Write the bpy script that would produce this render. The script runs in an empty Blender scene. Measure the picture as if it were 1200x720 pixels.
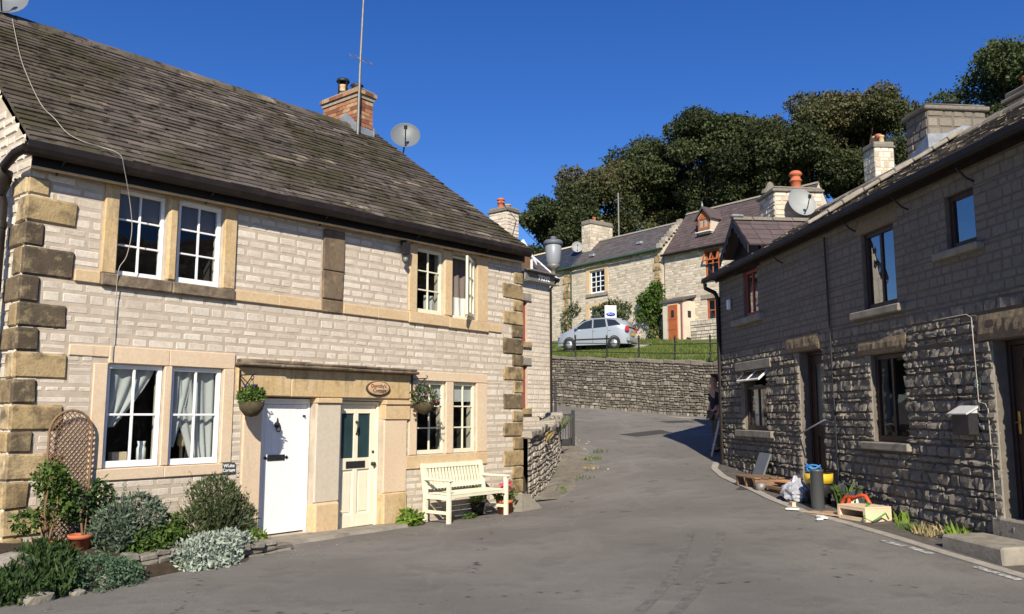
import bpy, bmesh, math, random
import numpy as np
from mathutils import Vector, Matrix, noise
R=random.Random(7)
S=bpy.context.scene
COL=S.collection
# ------------------------------------------------------------------ helpers
class MB:
    def __init__(s): s.v=[];s.f=[];s.m=[];s.r=[];s.sm=[]
    def add(s,vs,fs,mi=0,r=0.5,smooth=False):
        b=len(s.v); s.v.extend(tuple(p) for p in vs)
        for f in fs: s.f.append(tuple(b+i for i in f)); s.m.append(mi); s.r.append(r); s.sm.append(smooth)
    def quad(s,a,b,c,d,mi=0,r=.5): s.add([a,b,c,d],[(0,1,2,3)],mi,r)
    def box(s,x0,x1,y0,y1,z0,z1,mi=0,r=.5,c=0.0,j=0.0,rng=R):
        if c<=0:
            vs=[(x,y,z) for x in (x0,x1) for y in (y0,y1) for z in (z0,z1)]
            if j: vs=[tuple(k+rng.uniform(-j,j) for k in p) for p in vs]
            s.add(vs,[(0,1,3,2),(4,6,7,5),(0,4,5,1),(2,3,7,6),(0,2,6,4),(1,5,7,3)],mi,r); return
        c=min(c,.49*abs(x1-x0),.49*abs(y1-y0),.49*abs(z1-z0))
        lo=(x0,y0,z0);hi=(x1,y1,z1);vs=[];idx={}
        for sx in (0,1):
            for sy in (0,1):
                for sz in (0,1):
                    sg=(sx,sy,sz)
                    jit=[rng.uniform(-j,j) if j else 0 for _ in range(3)]
                    for ax in range(3):
                        p=[]
                        for k in range(3):
                            base=hi[k] if sg[k] else lo[k]
                            if k!=ax: base+= -c if sg[k] else c
                            p.append(base+jit[k])
                        idx[(sg,ax)]=len(vs); vs.append(tuple(p))
        fs=[]
        cyc=[(0,0),(1,0),(1,1),(0,1)]
        for ax in range(3):
            o=[k for k in range(3) if k!=ax]
            for side in (0,1):
                q=[]
                for a,b in cyc:
                    sg=[0,0,0];sg[ax]=side;sg[o[0]]=a;sg[o[1]]=b
                    q.append(idx[(tuple(sg),ax)])
                flip=(ax==1)!=(side==0)
                fs.append(tuple(q[::-1] if flip else q))
            for a,b in cyc:   # edges parallel to ax
                def k_(t,n):
                    sg=[0,0,0];sg[ax]=t;sg[o[0]]=a;sg[o[1]]=b;return idx[(tuple(sg),n)]
                fs.append((k_(0,o[0]),k_(1,o[0]),k_(1,o[1]),k_(0,o[1])))
        for sx in (0,1):
            for sy in (0,1):
                for sz in (0,1):
                    fs.append(tuple(idx[((sx,sy,sz),k)] for k in range(3)))
        s.add(vs,fs,mi,r)
    def tube(s,pts,rad,n=6,mi=0,r=.5,caps=True,smooth=True):
        pts=[Vector(p) for p in pts]; rads=rad if isinstance(rad,(list,tuple)) else [rad]*len(pts)
        vs=[];prev=None
        for i,p in enumerate(pts):
            t=(pts[min(i+1,len(pts)-1)]-pts[max(i-1,0)])
            if t.length<1e-9: t=Vector((0,0,1))
            t.normalize()
            if prev is None:
                a=Vector((0,0,1)) if abs(t.z)<.9 else Vector((1,0,0))
                u=t.cross(a).normalized()
            else:
                u=(prev-t*prev.dot(t)).normalized()
            prev=u;w=t.cross(u)
            for k in range(n):
                an=2*math.pi*k/n
                vs.append(p+(u*math.cos(an)+w*math.sin(an))*rads[i])
        fs=[]
        for i in range(len(pts)-1):
            for k in range(n):
                k2=(k+1)%n; fs.append((i*n+k,i*n+k2,(i+1)*n+k2,(i+1)*n+k))
        s.add(vs,fs,mi,r,smooth)
        if caps: s.add(vs[:n],[tuple(range(n-1,-1,-1))],mi,r); s.add(vs[-n:],[tuple(range(n))],mi,r)
    def lathe(s,prof,n=16,c=(0,0,0),mi=0,r=.5,smooth=True,axis='z'):
        vs=[]
        for (q,h) in prof:
            for k in range(n):
                an=2*math.pi*k/n
                p=(q*math.cos(an),q*math.sin(an),h) if axis=='z' else ((q*math.cos(an),h,q*math.sin(an)) if axis=='y' else (h,q*math.cos(an),q*math.sin(an)))
                vs.append((c[0]+p[0],c[1]+p[1],c[2]+p[2]))
        fs=[]
        for i in range(len(prof)-1):
            for k in range(n):
                k2=(k+1)%n; fs.append((i*n+k,i*n+k2,(i+1)*n+k2,(i+1)*n+k))
        s.add(vs,fs,mi,r,smooth)
    def prism(s,poly,h0,h1,axis='y',mi=0,r=.5):
        n=len(poly)
        def P(a,b,h): return (a,h,b) if axis=='y' else ((h,a,b) if axis=='x' else (a,b,h))
        vs=[P(a,b,h0) for a,b in poly]+[P(a,b,h1) for a,b in poly]
        fs=[tuple(range(n)),tuple(range(2*n-1,n-1,-1))]+[(i,n+i,n+(i+1)%n,(i+1)%n) for i in range(n)]
        s.add(vs,fs,mi,r)
    def map(s,fn,start=0):
        for i in range(start,len(s.v)): s.v[i]=tuple(fn(*s.v[i]))
    def merge(s,o,M=None,mi=None):
        b=len(s.v)
        s.v.extend(tuple(M@Vector(p)) if M else p for p in o.v)
        for f,m,r,sm in zip(o.f,o.m,o.r,o.sm): s.f.append(tuple(b+i for i in f)); s.m.append(m if mi is None else mi); s.r.append(r); s.sm.append(sm)
    def build(s,name,mats,parent=None,fixn=False):
        me=bpy.data.meshes.new(name); me.from_pydata(s.v,[],s.f)
        if not isinstance(mats,(list,tuple)): mats=[mats]
        for m in mats: me.materials.append(m)
        me.polygons.foreach_set('material_index',s.m); me.polygons.foreach_set('use_smooth',s.sm)
        at=me.attributes.new('rnd','FLOAT','FACE'); at.data.foreach_set('value',s.r)
        if fixn:
            bm=bmesh.new(); bm.from_mesh(me); bmesh.ops.recalc_face_normals(bm,faces=bm.faces); bm.to_mesh(me); bm.free()
        me.update()
        o=bpy.data.objects.new(name,me); COL.objects.link(o)
        if parent: o.parent=parent
        return o
def tag(o,label=None,cat=None,group=None,kind=None):
    if label: o['label']=label
    if cat: o['category']=cat
    if group: o['group']=group
    if kind: o['kind']=kind
    return o
def thing(name,label,cat,loc=(0,0,0),rz=0,group=None):
    o=bpy.data.objects.new(name,None); COL.objects.link(o); o.empty_display_size=.1
    o.location=loc; o.rotation_euler=(0,0,rz); return tag(o,label,cat,group)
def dup(o,parent=None):
    c=o.copy(); COL.objects.link(c)
    if parent: c.parent=parent
    for ch in list(o.children): dup(ch,c)
    return c
def text_mesh(s,size,name,mat,parent,loc,rot=(math.pi/2,0,0),ext=.003,shear=0,bold=0.0):
    cu=bpy.data.curves.new(name,'FONT'); cu.body=s; cu.size=size; cu.align_x='CENTER'; cu.align_y='CENTER'; cu.extrude=ext; cu.shear=shear; cu.offset=bold
    t=bpy.data.objects.new(name+'_tmp',cu); COL.objects.link(t)
    bpy.context.view_layer.update()
    me=bpy.data.meshes.new_from_object(t.evaluated_get(bpy.context.evaluated_depsgraph_get()))
    bpy.data.objects.remove(t); me.materials.clear(); me.materials.append(mat)
    o=bpy.data.objects.new(name,me); COL.objects.link(o); o.parent=parent; o.location=loc; o.rotation_euler=rot
    return o
# ------------------------------------------------------------------ materials
def lin(c):
    return tuple(((x/12.92) if x<=.04045 else ((x+.055)/1.055)**2.4) for x in [k/255 for k in c])
def mat(name,base,rough=.8,var=None,vamt=.0,spots=None,bump=.0,bscale=60,metal=0,spec=.3,rndramp=None,noise1=None,noise2=None,trans=0,streak=None):
    """base linear rgb; rndramp list of (pos,rgb) driven by per-face 'rnd'; noise1/2=(scale,lo,hi,rgb,amount)"""
    m=bpy.data.materials.new(name); m.use_nodes=True; nt=m.node_tree; N=nt.nodes; Lk=nt.links
    bs=N['Principled BSDF']; bs.inputs['Roughness'].default_value=rough; bs.inputs['Metallic'].default_value=metal
    bs.inputs['Specular IOR Level'].default_value=spec
    tc=N.new('ShaderNodeTexCoord')
    if rndramp:
        a=N.new('ShaderNodeAttribute'); a.attribute_name='rnd'
        cr=N.new('ShaderNodeValToRGB'); Lk.new(a.outputs['Fac'],cr.inputs[0])
        el=cr.color_ramp.elements
        while len(el)<len(rndramp): el.new(.5)
        for e,(p,c) in zip(el,rndramp): e.position=p; e.color=(*c,1)
        cur=cr.outputs[0]
    else:
        rgb=N.new('ShaderNodeRGB'); rgb.outputs[0].default_value=(*base,1); cur=rgb.outputs[0]
    for nz in (noise1,noise2,streak):
        if not nz: continue
        sc,lo,hi,col,amt=nz[:5]
        t=N.new('ShaderNodeTexNoise'); t.inputs['Scale'].default_value=sc; t.inputs['Detail'].default_value=6; t.inputs['Roughness'].default_value=.65
        if len(nz)>5:
            mp=N.new('ShaderNodeMapping'); mp.inputs['Scale'].default_value=nz[5]; Lk.new(tc.outputs['Object'],mp.inputs[0]); Lk.new(mp.outputs[0],t.inputs['Vector'])
        else: Lk.new(tc.outputs['Object'],t.inputs['Vector'])
        mr=N.new('ShaderNodeMapRange'); mr.inputs['From Min'].default_value=lo; mr.inputs['From Max'].default_value=hi; mr.inputs['To Max'].default_value=amt
        Lk.new(t.outputs['Fac'],mr.inputs[0])
        mx=N.new('ShaderNodeMix'); mx.data_type='RGBA'; Lk.new(mr.outputs[0],mx.inputs[0]); Lk.new(cur,mx.inputs[6]); mx.inputs[7].default_value=(*col,1); cur=mx.outputs[2]
    if vamt:
        t=N.new('ShaderNodeTexNoise'); t.inputs['Scale'].default_value=var or 8; t.inputs['Detail'].default_value=5; Lk.new(tc.outputs['Object'],t.inputs['Vector'])
        mr=N.new('ShaderNodeMapRange'); mr.inputs['From Min'].default_value=.25; mr.inputs['From Max'].default_value=.75; mr.inputs['To Min'].default_value=1-vamt; mr.inputs['To Max'].default_value=1+vamt
        Lk.new(t.outputs['Fac'],mr.inputs[0])
        mm=N.new('ShaderNodeVectorMath'); mm.operation='SCALE'; Lk.new(cur,mm.inputs[0]); Lk.new(mr.outputs[0],mm.inputs['Scale']); cur=mm.outputs[0]
    Lk.new(cur,bs.inputs['Base Color'])
    if bump:
        t=N.new('ShaderNodeTexNoise'); t.inputs['Scale'].default_value=bscale; t.inputs['Detail'].default_value=6; t.inputs['Roughness'].default_value=.7; Lk.new(tc.outputs['Object'],t.inputs['Vector'])
        b=N.new('ShaderNodeBump'); b.inputs['Strength'].default_value=min(1,bump); b.inputs['Distance'].default_value=.01*max(1,bump); Lk.new(t.outputs['Fac'],b.inputs['Height']); Lk.new(b.outputs[0],bs.inputs['Normal'])
    if trans:
        tr=N.new('ShaderNodeBsdfTranslucent'); Lk.new(cur,tr.inputs[0]); mxs=N.new('ShaderNodeMixShader'); mxs.inputs[0].default_value=trans
        Lk.new(bs.outputs[0],mxs.inputs[1]); Lk.new(tr.outputs[0],mxs.inputs[2]); Lk.new(mxs.outputs[0],N['Material Output'].inputs[0])
    return m
def glass(name,ior=1.5,tint=(.85,.9,.9)):
    m=bpy.data.materials.new(name); m.use_nodes=True; nt=m.node_tree; N=nt.nodes; Lk=nt.links
    N.remove(N['Principled BSDF'])
    tr=N.new('ShaderNodeBsdfTransparent'); tr.inputs[0].default_value=(*tint,1)
    gl=N.new('ShaderNodeBsdfGlossy'); gl.inputs['Roughness'].default_value=.02
    lw=N.new('ShaderNodeLayerWeight'); lw.inputs[0].default_value=.5; pw=N.new('ShaderNodeMath'); pw.operation='POWER'; pw.inputs[1].default_value=4; Lk.new(lw.outputs['Facing'],pw.inputs[0]); fr=N.new('ShaderNodeMapRange'); fr.inputs['To Min'].default_value=ior; Lk.new(pw.outputs[0],fr.inputs[0])
    t=N.new('ShaderNodeTexNoise'); t.inputs['Scale'].default_value=3; tc=N.new('ShaderNodeTexCoord'); Lk.new(tc.outputs['Object'],t.inputs['Vector'])
    b=N.new('ShaderNodeBump'); b.inputs['Strength'].default_value=.12; b.inputs['Distance'].default_value=.02; Lk.new(t.outputs['Fac'],b.inputs['Height']); Lk.new(b.outputs[0],gl.inputs['Normal'])
    mx=N.new('ShaderNodeMixShader'); Lk.new(fr.outputs[0],mx.inputs[0]); Lk.new(tr.outputs[0],mx.inputs[1]); Lk.new(gl.outputs[0],mx.inputs[2]); Lk.new(mx.outputs[0],N['Material Output'].inputs[0])
    return m
M={}
M['limestone']=mat('pale_limestone',None,.9,rndramp=[(0,(.50,.435,.345)),(.3,(.575,.51,.415)),(.7,(.625,.56,.46)),(1,(.67,.61,.51))],noise1=(.9,.48,.70,(.44,.385,.315),.55),noise2=(7,.50,.70,(.40,.35,.29),.6),streak=(2.2,.60,.74,(.33,.29,.235),.5,(3,3,.35)),vamt=.10,var=26,bump=.6,bscale=45)
M['mortar_pale']=mat('pale_mortar',(.45,.38,.295),.95,vamt=.18,var=6,bump=.5,bscale=80)
M['sandstone']=mat('sandstone_dressing',(.56,.42,.25),.88,noise1=(2.2,.45,.7,(.50,.33,.17),.5),noise2=(3,.58,.72,(.30,.24,.17),.35),vamt=.12,var=25,bump=.5,bscale=70)
M['sandstone_warm']=mat('warm_sandstone',(.50,.36,.18),.88,noise1=(2.5,.45,.65,(.58,.44,.27),.7),noise2=(4,.56,.70,(.14,.10,.07),.5),streak=(3,.52,.70,(.20,.15,.09),.6,(4,4,.6)),vamt=.14,var=25,bump=.6,bscale=60)
M['dressing_pink']=mat('smooth_pinkish_dressing',(.62,.49,.34),.88,noise1=(1.6,.45,.7,(.58,.41,.27),.5),noise2=(6,.6,.74,(.44,.34,.22),.5),streak=(3,.6,.75,(.40,.32,.22),.5,(5,5,.5)),vamt=.08,var=30,bump=.35,bscale=80)
M['quoin']=mat('weathered_quoin_stone',None,.9,rndramp=[(0,(.06,.045,.032)),(.3,(.11,.085,.055)),(.6,(.36,.26,.13)),(1,(.52,.41,.24))],noise1=(3.5,.46,.62,(.07,.055,.035),.8),noise2=(9,.52,.66,(.42,.33,.18),.45),vamt=.15,var=20,bump=1.2,bscale=35)
M['pier_grey']=mat('grey_painted_pier',(.52,.46,.36),.85,noise1=(2.5,.5,.7,(.47,.38,.26),.5),vamt=.08,var=20,bump=.3)
M['drip']=mat('weathered_drip_stone',(.13,.10,.07),.95,noise1=(5,.45,.65,(.30,.24,.16),.7),vamt=.3,var=14,bump=1,bscale=40)
M['slate_mossy']=mat('mossy_stone_slate',None,.92,rndramp=[(0,(.066,.054,.042)),(.4,(.088,.072,.057)),(.8,(.112,.093,.075)),(.97,(.15,.125,.10)),(1,(.28,.23,.16))],noise1=(.7,.46,.60,(.045,.040,.014),.8),noise2=(5,.53,.62,(.018,.014,.009),.85),vamt=.22,var=40,bump=.8,bscale=40)
M['slate_brown']=mat('old_stone_slate',None,.92,rndramp=[(0,(.09,.075,.055)),(.5,(.18,.15,.115)),(1,(.32,.275,.21))],noise2=(7,.54,.66,(.03,.027,.016),.7),vamt=.2,var=40,bump=.8,bscale=40)
M['slate_grey']=mat('grey_roof_slate',None,.6,rndramp=[(0,(.075,.068,.068)),(1,(.115,.10,.098))],noise1=(.8,.5,.7,(.10,.085,.07),.4),vamt=.12,var=10,bump=.2)
M['slate_blue']=mat('blue_black_slate',None,.5,rndramp=[(0,(.028,.034,.045)),(1,(.045,.052,.065))],vamt=.1,var=6)
M['slate_purple']=mat('purple_roof_slate',None,.75,rndramp=[(0,(.072,.054,.053)),(1,(.108,.082,.080))],noise1=(.9,.5,.7,(.10,.075,.07),.5),vamt=.12,var=10,bump=.2)
M['rock']=mat('rock_faced_grey_stone',None,.95,rndramp=[(0,(.160,.140,.113)),(.5,(.195,.173,.142)),(1,(.24,.214,.176))],noise1=(1.1,.48,.7,(.13,.115,.095),.5),noise2=(8,.56,.72,(.08,.065,.05),.5),vamt=.12,var=25,bump=.9,bscale=45)
M['mortar_grey']=mat('grey_mortar',(.14,.12,.097),.95,vamt=.2,var=7,bump=.6,bscale=60)
M['rock_dress']=mat('rough_brown_dressing',(.20,.155,.10),.95,noise1=(4,.5,.7,(.14,.11,.07),.6),vamt=.2,var=18,bump=1.3,bscale=28)
M['rubble']=mat('dry_stone_rubble',None,.95,rndramp=[(0,(.11,.097,.08)),(.5,(.17,.152,.125)),(.85,(.22,.20,.165)),(1,(.30,.275,.225))],noise1=(2.0,.5,.7,(.13,.115,.085),.5),noise2=(9,.57,.7,(.10,.11,.05),.4),vamt=.2,var=20,bump=1,bscale=30)
M['gap']=mat('dark_wall_gap',(.05,.045,.035),1)
M['rowstone']=mat('far_row_stone',None,.92,rndramp=[(0,(.36,.31,.235)),(.5,(.52,.46,.365)),(1,(.64,.58,.47))],noise1=(.7,.5,.7,(.40,.34,.25),.5),noise2=(6,.56,.7,(.28,.23,.165),.5),vamt=.12,var=20,bump=.6)
M['mortar_row']=mat('far_row_mortar',(.45,.39,.30),.95,vamt=.18,var=4)
M['white']=mat('white_painted_timber',(.78,.78,.765),.45,spec=.4,vamt=.04,var=6,streak=(5,.58,.75,(.52,.49,.42),.35,(7,7,.7)))
M['cream']=mat('cream_painted_timber',(.71,.67,.51),.45,spec=.4,vamt=.05,var=6,streak=(5,.57,.75,(.48,.42,.28),.4,(7,7,.7)))
M['cream_bench']=mat('cream_bench_paint',(.70,.66,.50),.5,spec=.35,vamt=.08,var=5,noise1=(14,.62,.74,(.45,.40,.28),.4))
M['glass']=glass('window_glass',.05)
M['glass_sky']=glass('reflective_glazing',.34,(.25,.28,.3))
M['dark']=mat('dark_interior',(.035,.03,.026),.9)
M['curtain']=mat('pale_net_curtain',(.62,.61,.58),.9,vamt=.1,var=3,trans=.3)
M['curtain_lace']=mat('white_cafe_curtain',(.78,.77,.72),.9,trans=.3)
M['curtain_dark']=mat('brown_curtain',(.16,.13,.12),.9)
M['black_iron']=mat('black_iron',(.018,.018,.02),.5,spec=.4,vamt=.3,var=20)
M['gutter']=mat('brown_black_gutter',(.016,.012,.010),.55,spec=.25,vamt=.35,var=3,noise1=(5,.55,.7,(.04,.028,.02),.5))
M['timber_eave']=mat('stained_eave_timber',(.16,.09,.045),.8,vamt=.3,var=5)
M['batten']=mat('pale_eave_batten',(.52,.38,.20),.85,vamt=.2,var=6)
M['lead']=mat('lead_flashing',(.26,.28,.30),.45,metal=.3,vamt=.25,var=9,bump=.3,bscale=12)
M['brick']=mat('old_red_brick',None,.9,rndramp=[(0,(.14,.06,.035)),(.4,(.27,.11,.06)),(.75,(.36,.17,.09)),(1,(.40,.29,.17))],noise2=(9,.56,.7,(.08,.06,.045),.6),vamt=.15,var=20,bump=.6)
M['mortar_brick']=mat('brick_mortar',(.30,.26,.20),.95,vamt=.2,var=12)
M['terracotta']=mat('terracotta',(.46,.13,.06),.8,vamt=.14,var=8,noise1=(10,.55,.7,(.30,.12,.07),.5))
M['buffpot']=mat('buff_clay',(.52,.38,.22),.8,vamt=.15,var=8)
M['dish']=mat('grey_dish_metal',(.13,.145,.155),.5,metal=.0,spec=.4,vamt=.08,var=4)
M['dish_pale']=mat('pale_grey_dish',(.27,.28,.27),.5,vamt=.06,var=4)
M['galv']=mat('galvanised_steel',(.22,.21,.19),.55,metal=.4,vamt=.2,var=10)
M['asphalt']=None
M['redwood']=mat('orange_stained_timber',(.36,.105,.035),.5,vamt=.15,var=5)
M['reddark']=mat('red_painted_timber',(.26,.05,.04),.5,vamt=.1)
M['browndoor']=mat('dark_brown_door',(.035,.02,.015),.45,vamt=.2,var=6)
M['brownwood']=mat('brown_timber',(.20,.12,.07),.8,vamt=.25,var=7)
M['palewood']=mat('pale_softwood',(.66,.50,.33),.7,vamt=.12,var=6)
M['soil']=mat('garden_soil',(.05,.035,.022),1,vamt=.35,var=9,bump=1.2,bscale=25)
M['slab']=mat('worn_stone_slab',(.26,.235,.19),.9,vamt=.2,var=6,noise1=(5,.5,.7,(.15,.13,.10),.6),bump=.8,bscale=30)
M['concrete']=mat('pale_concrete',(.33,.30,.25),.92,vamt=.2,var=5,noise1=(7,.5,.7,(.18,.165,.14),.6),bump=.6,bscale=40)
M['whiteline']=mat('worn_white_paint',(.52,.51,.47),.8,noise1=(16,.42,.58,(.12,.115,.105),.95),vamt=.1)
M['brass']=mat('brass',(.55,.36,.11),.3,metal=.9)
M['ink']=mat('black_lettering',(.06,.02,.012),.6)
M['whiteink']=mat('white_lettering',(.8,.8,.78),.6)
M['slateplate']=mat('dark_slate_plate',(.045,.055,.06),.5)
M['skin']=mat('skin',(.45,.24,.16),.6)
M['navy']=mat('navy_cotton',(.018,.022,.035),.9)
M['khaki']=mat('grey_green_trousers',(.09,.08,.06),.9)
M['hair']=mat('brown_hair',(.05,.03,.018),.8)
M['alu']=mat('aluminium',(.42,.43,.44),.4,metal=.7)
def leafmat(name,ramp,trans=.18,rough=.6):
    return mat(name,None,rough,rndramp=ramp,vamt=.12,var=1.5,trans=trans,spec=.25)
M['lf_tree']=leafmat('tree_leaves',[(0,(.020,.032,.011)),(.5,(.050,.066,.024)),(.85,(.082,.096,.038)),(1,(.11,.105,.04))])
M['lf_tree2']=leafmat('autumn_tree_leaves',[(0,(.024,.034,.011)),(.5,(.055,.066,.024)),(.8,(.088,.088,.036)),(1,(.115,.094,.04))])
M['lf_green']=leafmat('fresh_green_leaves',[(0,(.03,.06,.010)),(.6,(.075,.13,.022)),(1,(.13,.20,.04))],.25)
M['lf_dark']=leafmat('dark_green_leaves',[(0,(.018,.035,.010)),(.6,(.04,.075,.02)),(1,(.07,.12,.03))])
M['lf_grey']=leafmat('grey_green_leaves',[(0,(.06,.085,.055)),(.6,(.12,.16,.105)),(1,(.20,.25,.17))])
M['lf_silver']=leafmat('silver_leaves',[(0,(.22,.27,.21)),(.6,(.36,.41,.34)),(1,(.48,.53,.45))])
M['lf_sedum']=leafmat('sedum_leaves',[(0,(.045,.085,.045)),(.6,(.085,.145,.08)),(1,(.13,.20,.12))])
M['lf_olive']=leafmat('olive_leaves',[(0,(.04,.055,.02)),(.6,(.085,.11,.045)),(1,(.13,.15,.07))])
M['lf_lime']=leafmat('lime_leaves',[(0,(.08,.13,.015)),(1,(.20,.30,.04))],.25)
M['lf_dry']=leafmat('dry_grass',[(0,(.20,.15,.06)),(1,(.42,.34,.17))])
M['grassblade']=leafmat('grass_blades',[(0,(.055,.085,.015)),(.6,(.11,.15,.028)),(1,(.19,.21,.055))],.2)
M['lf_tree3']=leafmat('pale_tree_leaves',[(0,(.03,.045,.015)),(.6,(.075,.10,.035)),(1,(.12,.145,.05))])
M['pink']=mat('pink_petals',(.75,.08,.18),.6,trans=.2)
M['purple']=mat('purple_petals',(.22,.12,.50),.6,trans=.2)
M['bark']=mat('bark',(.07,.05,.035),.95,vamt=.3,var=4,bump=1,bscale=10)
M['stem']=mat('brown_stems',(.16,.10,.055),.9,vamt=.2)
M['lawn']=mat('mown_grass_ground',(.075,.10,.022),.95,noise1=(1.2,.45,.7,(.10,.13,.03),.7),vamt=.25,var=10,bump=1,bscale=25)
M['hill']=mat('hill_grass',(.04,.07,.018),.95,vamt=.3,var=.3)
# ------------------------------------------------------------------ frames
OA=Vector((-5.231,8.689,0)); dA=Vector((.62932,.77715,0)); nA=Vector((.77715,-.62932,0)); rzA=math.atan2(.77715,.62932)
OR=Vector((5.211,8.9,0)); dR=Vector((-.09585,.99540,0)); nR=Vector((-.99540,-.09585,0)); rzR=math.atan2(-.9954,.09585)
def PA(u,n,z=0): p=OA+dA*u+nA*n; return (p.x,p.y,z)
def PR(u,n,z=0): p=OR+dR*u+nR*n; return (p.x,p.y,z)
# ------------------------------------------------------------------ terrain
pts=[(-8,-12,-.3),(8,-12,-.2),(0,-12,-.3),(0,0,-.02),(-6,0,-.1),(6,0,.05),(0,5,0),(-4,5,-.02),(4,5,.08),(0,8,0),(0,11,.08),(1.6,14.5,.18),(2.2,18,.5),(0.6,18.2,.26),(1.5,21.7,.78),(3.6,22.5,1.02),
 (2,31,1.93),(5.2,29,1.65),(6.75,27.5,1.52),(10,24.5,1.3),(-3,33,2.3),(-6,36,2.6),(1.1,24,1.1),(.8,27,1.5),(3,27,1.5),(5,20,.85),(8,20.5,.9),(14,20,.9),(25,15,.6),(25,-5,0),(-25,-5,-.6),(-25,15,0),(-15,30,1.6),(-3,22,.6)]
for u,z in [(-1,.02),(0,.0),(2,0),(4,-.01),(6,-.04),(8.6,-.02)]:
    q=PA(u,.3);pts.append((q[0],q[1],z)); q=PA(u,-5);pts.append((q[0],q[1],z))
for u,z in [(-3,.16),(0,.22),(2,.29),(3.2,.35),(5,.44),(8.45,.6)]:
    q=PR(u,.2);pts.append((q[0],q[1],z)); q=PR(u,-4);pts.append((q[0],q[1],z))
_P=np.array(pts); _d=np.hypot(_P[:,None,0]-_P[None,:,0],_P[:,None,1]-_P[None,:,1])
def _k(r): return r
_n=len(pts); _A=np.zeros((_n+3,_n+3)); _A[:_n,:_n]=_k(_d); _A[:_n,_n]=1; _A[:_n,_n+1]=_P[:,0]; _A[:_n,_n+2]=_P[:,1]; _A[_n:,:_n]=_A[:_n,_n:].T
_w=np.linalg.solve(_A,np.concatenate([_P[:,2],np.zeros(3)]))
def g(x,y):
    r=np.hypot(_P[:,0]-x,_P[:,1]-y); return float(_w[:_n]@r+_w[_n]+_w[_n+1]*x+_w[_n+2]*y)
def axis(vals): 
    out=[]
    for a,b,st in vals:
        k=max(1,int(round((b-a)/st))); out+= [a+(b-a)*i/k for i in range(k)]
    return out+[vals[-1][1]]
xs=axis([(-400,-60,85),(-60,-16,11),(-16,-6,1.2),(-6,9,.3),(9,20,1.2),(20,60,10),(60,400,85)])
ys=axis([(-400,-40,90),(-40,-4,6),(-4,2,1),(2,30,.3),(30,40,1),(40,60,5)])
mb=MB(); vs=[]
for y in ys:
    for x in xs:
        far=max(0,(max(abs(x)-22,0)+max(-y-10,0)))
        z=g(max(-24,min(24,x)),max(-11,min(37,y)))
        z=z*max(0,1-far/60)-min(far,60)*.01 if far>0 else z
        if y>37: z-=(y-37)*.1
        vs.append((x,y,z))
W_=len(xs); mb.add(vs,[(j*W_+i,j*W_+i+1,(j+1)*W_+i+1,(j+1)*W_+i) for j in range(len(ys)-1) for i in range(W_-1)],0,.5,True)
def asphalt():
    m=mat('asphalt',(.160,.150,.134),.9,noise1=(.38,.42,.60,(.225,.212,.19),.8),noise2=(1.5,.52,.64,(.115,.107,.096),.5),streak=(1.0,.58,.70,(.24,.225,.195),.5,(1.6,.30,1)),vamt=.30,var=110,bump=1.3,bscale=110)
    nt=m.node_tree;N=nt.nodes;Lk=nt.links; bs=N['Principled BSDF']; cur=bs.inputs['Base Color'].links[0].from_socket
    tc=N.new('ShaderNodeTexCoord')
    vo=N.new('ShaderNodeTexVoronoi'); vo.inputs['Scale'].default_value=42; Lk.new(tc.outputs['Object'],vo.inputs['Vector'])
    mr=N.new('ShaderNodeMapRange'); mr.inputs['From Min'].default_value=.10; mr.inputs['From Max'].default_value=.04; Lk.new(vo.outputs['Distance'],mr.inputs[0])
    n2=N.new('ShaderNodeTexNoise'); n2.inputs['Scale'].default_value=9; Lk.new(tc.outputs['Object'],n2.inputs['Vector'])
    m2=N.new('ShaderNodeMapRange'); m2.inputs['From Min'].default_value=.56; m2.inputs['From Max'].default_value=.68; Lk.new(n2.outputs['Fac'],m2.inputs[0])
    mu=N.new('ShaderNodeMath'); mu.operation='MULTIPLY'; Lk.new(mr.outputs[0],mu.inputs[0]); Lk.new(m2.outputs[0],mu.inputs[1])
    mx=N.new('ShaderNodeMix'); mx.data_type='RGBA'; Lk.new(mu.outputs[0],mx.inputs[0]); Lk.new(cur,mx.inputs[6]); mx.inputs[7].default_value=(.36,.34,.30,1)
    # thin cracks
    v2=N.new('ShaderNodeTexVoronoi'); v2.feature='DISTANCE_TO_EDGE'; v2.inputs['Scale'].default_value=.33
    n3=N.new('ShaderNodeTexNoise'); n3.inputs['Scale'].default_value=1.5; n3.inputs['Detail'].default_value=5; Lk.new(tc.outputs['Object'],n3.inputs['Vector'])
    ad=N.new('ShaderNodeMix'); ad.data_type='RGBA'; ad.inputs[0].default_value=.35; Lk.new(tc.outputs['Object'],ad.inputs[6]); Lk.new(n3.outputs['Color'],ad.inputs[7]); Lk.new(ad.outputs[2],v2.inputs['Vector'])
    m3=N.new('ShaderNodeMapRange'); m3.inputs['From Min'].default_value=.014; m3.inputs['From Max'].default_value=.004; m3.inputs['To Max'].default_value=.8; Lk.new(v2.outputs['Distance'],m3.inputs[0])
    mu3=N.new('ShaderNodeMath'); mu3.operation='MULTIPLY'; Lk.new(m3.outputs[0],mu3.inputs[0]); Lk.new(m2.outputs[0],mu3.inputs[1])
    mx2=N.new('ShaderNodeMix'); mx2.data_type='RGBA'; Lk.new(mu3.outputs[0],mx2.inputs[0]); Lk.new(mx.outputs[2],mx2.inputs[6]); mx2.inputs[7].default_value=(.03,.028,.026,1)
    Lk.new(mx2.outputs[2],bs.inputs['Base Color'])
    return m
M['asphalt']=asphalt()
tag(mb.build('road',M['asphalt']),kind='structure')
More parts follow.
